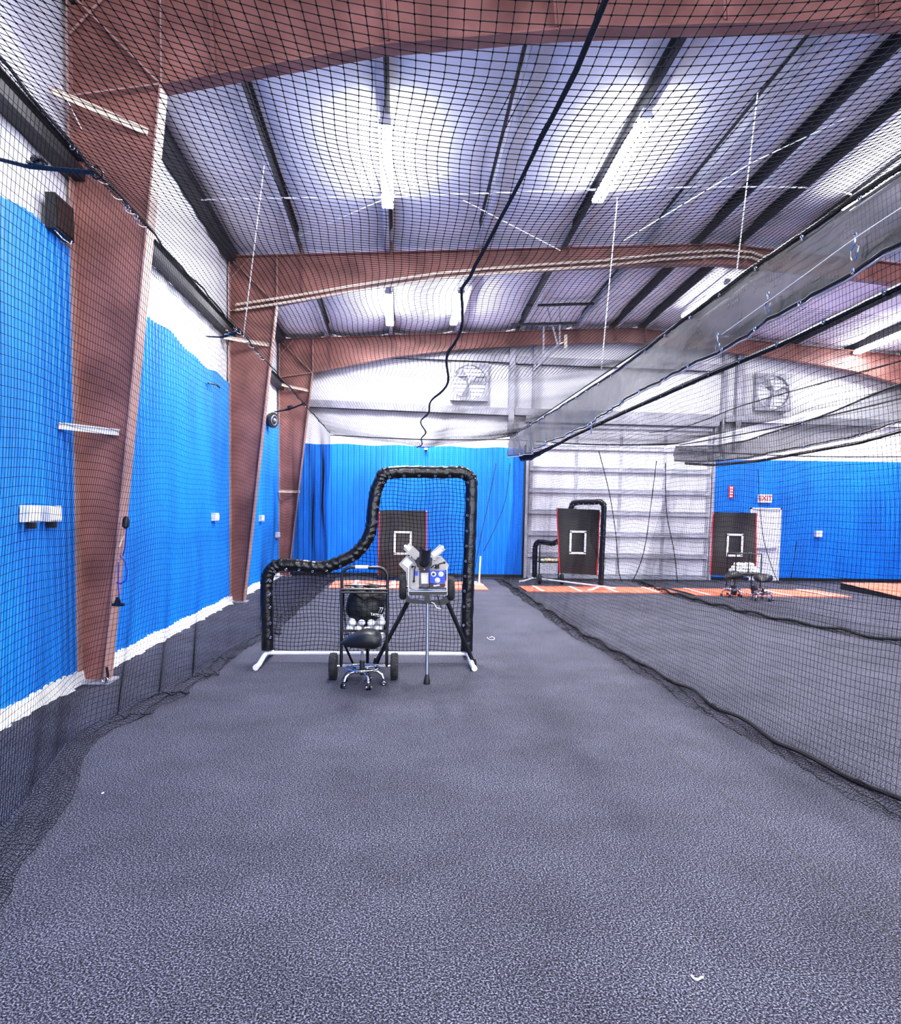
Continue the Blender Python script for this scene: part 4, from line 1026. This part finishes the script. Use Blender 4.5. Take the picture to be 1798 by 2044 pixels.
# --------------------------------------------------------------------- far carts
t = thing('ball_cart', (7.35, 15.15, 0), 'far black ball cart heaped with white balls, on the rightmost orange mat', 'cart')
X0, X1, Y0c, Y1c = 6.88, 7.42, 14.95, 15.35
b = MB()
for x in (X0, X1):
    for y in (Y0c, Y1c): b.tube([(x, y, .08), (x, y, .86)], .012, 6)
b.tube([(X0, Y0c, .86), (X1, Y0c, .86), (X1, Y1c, .86), (X0, Y1c, .86)], .012, 6, closed=True); b.tube([(X0, Y0c, .46), (X1, Y0c, .46), (X1, Y1c, .46), (X0, Y1c, .46)], .012, 6, closed=True)
b.tube([((X0+X1)/2, Y0c, .46), ((X0+X1)/2, Y0c, .86)], .010, 6)
b.build('tube_frame', BLACKM, t)
b = MB(); b.box(X0, X1, Y0c, Y1c, .44, .455); b.build('tray', BLACKP, t, smooth=False)
for x in (X0-.03, X1-.12):
    b = MB(); wheel(b, (x, Y0c-.02, .11), .11, .07, False, RED, 20); b.build('wheel', None, t, ang=.9)
gx = lambda: None
for k in range(72):
    layer = 0 if k < 35 else (1 if k < 57 else 2)
    i = k-(0, 35, 57)[layer]; cols = (7, 6, 5)[layer]
    x = X0+.05+(i % cols)*.074+layer*.03; y = Y0c+.045+(i//cols)*.075+layer*.03; z = .495+layer*.066+random.uniform(0, .008)
    ball((x, y, z), 'white ball heaped in the far cart by the exit door', 'balls in the far right cart')
t = thing('ball_cart', (3.1, 16.9, 0), 'far black ball cart standing behind the distant padded screen, left of the middle target', 'cart')
X0, X1, Y0c, Y1c = 3.2, 3.72, 17.0, 17.35
b = MB()
for x in (X0, X1):
    for y in (Y0c, Y1c): b.tube([(x, y, .08), (x, y, .92)], .014, 6)
for z in (.92, .5): b.tube([(X0, Y0c, z), (X1, Y0c, z), (X1, Y1c, z), (X0, Y1c, z)], .013, 6, closed=True)
b.build('tube_frame', BLACKM, t)
b = MB(); b.box(X0, X1, Y0c, Y1c, .49, .5); b.build('tray', BLACKP, t, smooth=False)
for x in (X0, X1):
    b = MB(); wheel(b, (x, Y0c-.03, .12), .12, .07, False, BLACKP, 20); b.build('wheel', None, t, ang=.9)
for k in range(18):
    ball((X0+.1+(k % 6)*.076, Y0c+.05+(k//6)*.078, .54+.004*(k % 3)), 'cream ball in the far cart behind the distant screen', 'cream balls in the far left cart', mt=YBALL)

# --------------------------------------------------------- pitching machine
def machine():
    YM = 7.05
    t = thing('pitching_machine', atY(851, 1366, 6.92), 'pitching machine on a black tripod with blue control panel and black feed chute', 'pitching machine')
    t.location = (.27, 6.92, 0)
    m = lambda x, y, dY=0.: atY(x, y, YM+dY)
    def slab(pts, dY, th, name, mt, par=t):
        P = [m(x, y, dY) for x, y in pts]; b = MB(); b.prism(P, (0, th, 0)); return b.build(name, mt, par, smooth=False)
    # legs
    top = m(853, 1190, 0)
    b = MB(); f0 = Vector((.27, 6.92, .03)); hd = m(853, 1196, .02); b.tube([hd, f0], .0155, 10); fl_ = b.build('leg', mat('dark_silver_tube', (.22, .22, .25), .35, .7, var=.1), t)
    b = MB(); b.lathe(f0+Vector((0, 0, -.03)), (0, 0, 1), [(.03, 0), (.032, .02), (.02, .075), (.016, .09)], 14); b.build('rubber_foot', BLACKP, fl_)
    for s, (px, py), foot in ((-1, (815, 1200), Vector((-.23, 7.76, .03))), (1, (892, 1200), Vector((.79, 7.74, .03)))):
        b = MB(); b.bar(m(px, py, .06), foot, .03, .03); l_ = b.build('leg', BLACKM, t, smooth=False)
        b = MB(); b.lathe(foot+Vector((0, 0, -.03)), (0, 0, 1), [(.03, 0), (.03, .03), (.02, .08)], 12); b.build('rubber_foot', BLACKP, l_)
    slab([(812, 1189), (820, 1196), (850, 1199), (880, 1197), (893, 1189), (896, 1203), (880, 1208), (852, 1206), (824, 1205), (809, 1201)], .04, .05, 'tripod_head', BLACKM)
    slab([(847, 1187), (858, 1187), (858, 1204), (847, 1204)], -.02, .06, 'pivot_block', BLACKM)
    # chassis
    slab([(816, 1181), (892, 1181), (892, 1187), (816, 1187)], -.04, .3, 'chassis_plate', BLACKM)
    b = MB()
    for x in (815.5, 892): b.bar(m(x, 1132, -.03), m(x, 1188, -.03), .008, .008)
    b.bar(m(815, 1181, -.03), m(893, 1181, -.03), .008, .012); b.build('side_rod', SILVER, t, smooth=False)
    # transport wheels
    for x, y in ((804, 1171), (899, 1174)):
        c = m(x, y, .1); b = MB(); wheel(b, c, .118, .07); b.build('wheel', None, t, ang=.9)
    b = MB(); b.tube([m(806, 1172, .1), m(897, 1174, .1)], .012, 8); b.build('axle', SILVER, t)
    # housings
    slab([(796, 1126), (812, 1109), (826, 1116), (834, 1134), (836, 1162), (836, 1175), (821, 1177), (816, 1172), (811, 1168), (810, 1142), (797, 1128)], .02, .05, 'wheel_housing', BEIGE)
    slab([(880, 1109), (896, 1128), (895, 1131), (892, 1137), (884, 1140), (860, 1140), (856, 1126), (866, 1116)], .02, .05, 'wheel_housing', BEIGE)
    a_ = slab([(817, 1084), (805, 1096), (829, 1118), (837, 1110), (837, 1103)], -.02, .07, 'motor_cover', BEIGE)
    slab([(815.5, 1087), (809, 1094), (816, 1100), (822, 1093)], -.023, .004, 'label_plate', LABELM, a_)
    b_ = slab([(879, 1087), (889, 1097), (864, 1119), (862, 1112), (859, 1105)], -.02, .07, 'motor_cover', BEIGE)
    slab([(878, 1092), (884, 1098), (866, 1112), (861, 1105)], -.023, .004, 'label_plate', LABELM, b_)
    slab([(812, 1113), (824, 1123), (813, 1134), (802, 1124)], .015, .006, 'label_plate', LABELM)
    for x, y in ((809, 1090), (883, 1092)):
        b = MB(); b.tube([m(x, y, -.04), m(x, y, .02)], .014, 10); b.build('latch_knob', SILVER, t)
    # vertical housing at left with handle
    slab([(819, 1134), (836, 1134), (836, 1172), (832, 1177), (823, 1176), (818, 1172)], -.03, .05, 'lower_housing', BEIGE)
    slab([(827, 1140), (834, 1140), (834, 1149), (827, 1149)], -.034, .004, 'blue_label', PBLUE)
    b = MB(); b.tube([m(823, 1131, -.045), m(829, 1131, -.06), m(827, 1138, -.06), m(826.5, 1150, -.06), m(826, 1160, -.05)], .006, 8); b.sphere(m(826, 1160, -.05), .012, 10, 8); b.sphere(m(823, 1131, -.045), .012, 10, 8); b.build('lever', BLACKP, t)
    b = MB(); b.tube([m(859, 1134, -.05), m(865, 1129, -.05), m(872, 1130, -.05), m(876, 1126, -.05), m(887, 1123, -.05)], .006, 8); b.sphere(m(887, 1123, -.05), .012, 10, 8); b.lathe(m(872, 1131, -.03)+Vector((0, 0, -.02)), (0, 0, 1), [(.022, 0), (.022, .04)], 12); b.build('lever', BLACKP, t)
    # motor
    b = MB(); b.lathe(m(849, 1158, .18), (0, -1, 0), [(.065, 0), (.075, .01), (.075, .14), (.06, .15)], 24, SILVER); b.build('motor', SILVER, t)
    slab([(836, 1139), (858, 1139), (857, 1171), (837, 1171)], -.03, .03, 'motor_shell', mat('dark_motor_grey', (.09, .09, .1), .4, .3, var=.2))
    slab([(840, 1143), (855, 1143), (855, 1165), (841, 1165)], -.034, .004, 'rating_plate', LABELM)
    # feed plate and chute
    slab([(833, 1112), (862, 1112), (862, 1128), (856, 1134), (855, 1143), (840, 1143), (837, 1136), (831, 1124)], -.06, .02, 'feed_plate', BLACKP)
    for x, y in ((834, 1112), (860, 1112), (846.5, 1137), (830, 1127), (866.5, 1131), (818, 1111), (868, 1118), (875, 1112)):
        b = MB(); b.sphere(m(x, y, -.075), .009, 10, 6); b.build('bolt', CHROME, t)
    # chute: open half pipe rising toward the viewer
    a0 = m(847, 1122, -.07); a1 = m(851, 1090, -.42); R0 = .044; ax = (a1-a0).normalized(); e1 = Vector((1, 0, 0)); e1 = (e1-ax*e1.dot(ax)).normalized(); e2 = ax.cross(e1)
    if e2.z < 0: e2 = -e2
    G = []
    for i in range(9):
        c = a0.lerp(a1, i/8); row = []
        for j in range(17):
            a = PI+PI*j/16; row.append(c+R0*(math.cos(a)*e1+math.sin(a)*e2))
        G.append(row)
    b = MB(); b.grid(G)
    G2 = [[c_+(c_-a0.lerp(a1, i/8)).normalized()*.004 for c_ in row] for i, row in enumerate(G)]; b.grid([r[::-1] for r in G2])
    b.build('feed_chute', BLACKP, t)
    b = MB(); b.lathe(a0+Vector((0, .05, 0)), (0, -1, 0), [(.05, 0), (.05, .04)], 24); b.build('chute_collar', BLACKP, t)
    # control panel
    pn = slab([(858, 1140), (889, 1140), (888, 1164), (858, 1164)], -.07, .06, 'control_panel', PBLUE)
    for k, (x, y) in enumerate(((865, 1146), (880, 1146), (873, 1158))):
        c = m(x, y, -.071)
        b = MB(); b.lathe(c, (0, -1, 0), [(.024, 0), (.024, .003)], 24, LABELM); b.build('dial_ring', LABELM, pn)
        b = MB(); b.lathe(c, (0, -1, 0), [(.013, 0), (.012, .02), (.010, .024)], 16); b.build('knob', BLACKP if k == 0 else CHROME, pn)
    bx = slab([(858, 1165), (889, 1165), (887, 1173), (858, 1173)], -.05, .08, 'power_box', mat('maroon_box', lin((60, 30, 38)), .4, var=.1))
    b = MB()
    for k in range(6): p = m(866+k*2.1, 1169+(-.8 if k > 2 else .2), -.053); b.box(p.x-.004, p.x+.004, p.y-.002, p.y+.001, p.z-.007, p.z+.008)
    b.build('maker_mark', LABELM, bx, smooth=False)
    b = MB(); b.tube([m(861, 1202, 0), m(867, 1205, 0), m(871, 1213, 0), m(880, 1215, 0)], .004, 6); b.build('power_cord', STRINGM, t)
    b = MB(); b.tube([m(872, 1188, .05), m(876, 1200, .03), m(879, 1210, .02), m(882, 1215, .02)], .005, 6); b.build('black_cord', BLACKP, t)
    return t
machine()

# thin stand behind at right of the screen
t = thing('slim_stand', (1.45, 16.4, 0), 'thin white stand with small base right of the padded screen, near the blue wall', 'stand')
b = MB(); b.tube([atY(956.5, 1155, 16.4), atY(958, 1130, 16.4), atY(959, 1110, 16.4)], .018, 8); b.build('pole', WPIPE, t)
p = atZ(957, 1166, .0); b = MB(); b.lathe((atY(956.5, 1155, 16.4).x, 16.4, .02), (0, 0, 1), [(.10, 0), (.10, .01), (.02, .03), (.018, .2)], 18); b.build('base', WPIPE, t)
t = thing('slim_stand', (5.1, 17.6, 0), 'thin dark post standing right of the middle target', 'stand')
b = MB(); q = atY(1198, 1168, 17.6); b.tube([(q.x, 17.6, .02), (q.x, 17.6, 1.25)], .02, 8); b.build('pole', BLACKM, t)
b = MB(); b.lathe((q.x, 17.6, 0), (0, 0, 1), [(.12, 0), (.12, .012), (.03, .03)], 18); b.build('base', BLACKM, t)

# debris on the floor
for pts, lab in [([(972, 1272), (976, 1276), (984, 1277), (987, 1274), (982, 1271), (977, 1273)], 'small curled white thread on the carpet right of the padded screen'),
                 ([(1380, 1947), (1385, 1953), (1393, 1955), (1399, 1951), (1404, 1951)], 'small white thread on the carpet at lower right'),
                 ([(203, 1584), (207, 1582)], 'tiny white scrap on the carpet beside the left netting')]:
    loose([atZ(x, y, .006) for x, y in pts], lab, .004, STRINGM, 'loose_thread', 'thread')

# ---------------------------------------------------------------- world, view
w = bpy.data.worlds.new('world'); bpy.context.scene.world = w; w.use_nodes = True
bg = w.node_tree.nodes['Background']; bg.inputs[0].default_value = (.92, .92, 1, 1); bg.inputs[1].default_value = 5.0
sc = bpy.context.scene
sc.view_settings.view_transform = 'Standard'; sc.view_settings.look = 'Medium High Contrast'
sc.view_settings.exposure = 0.15; sc.view_settings.gamma = 1.05
sc.cycles.use_adaptive_sampling = True; sc.cycles.adaptive_threshold = .025; sc.cycles.max_bounces = 5; sc.cycles.transparent_max_bounces = 12
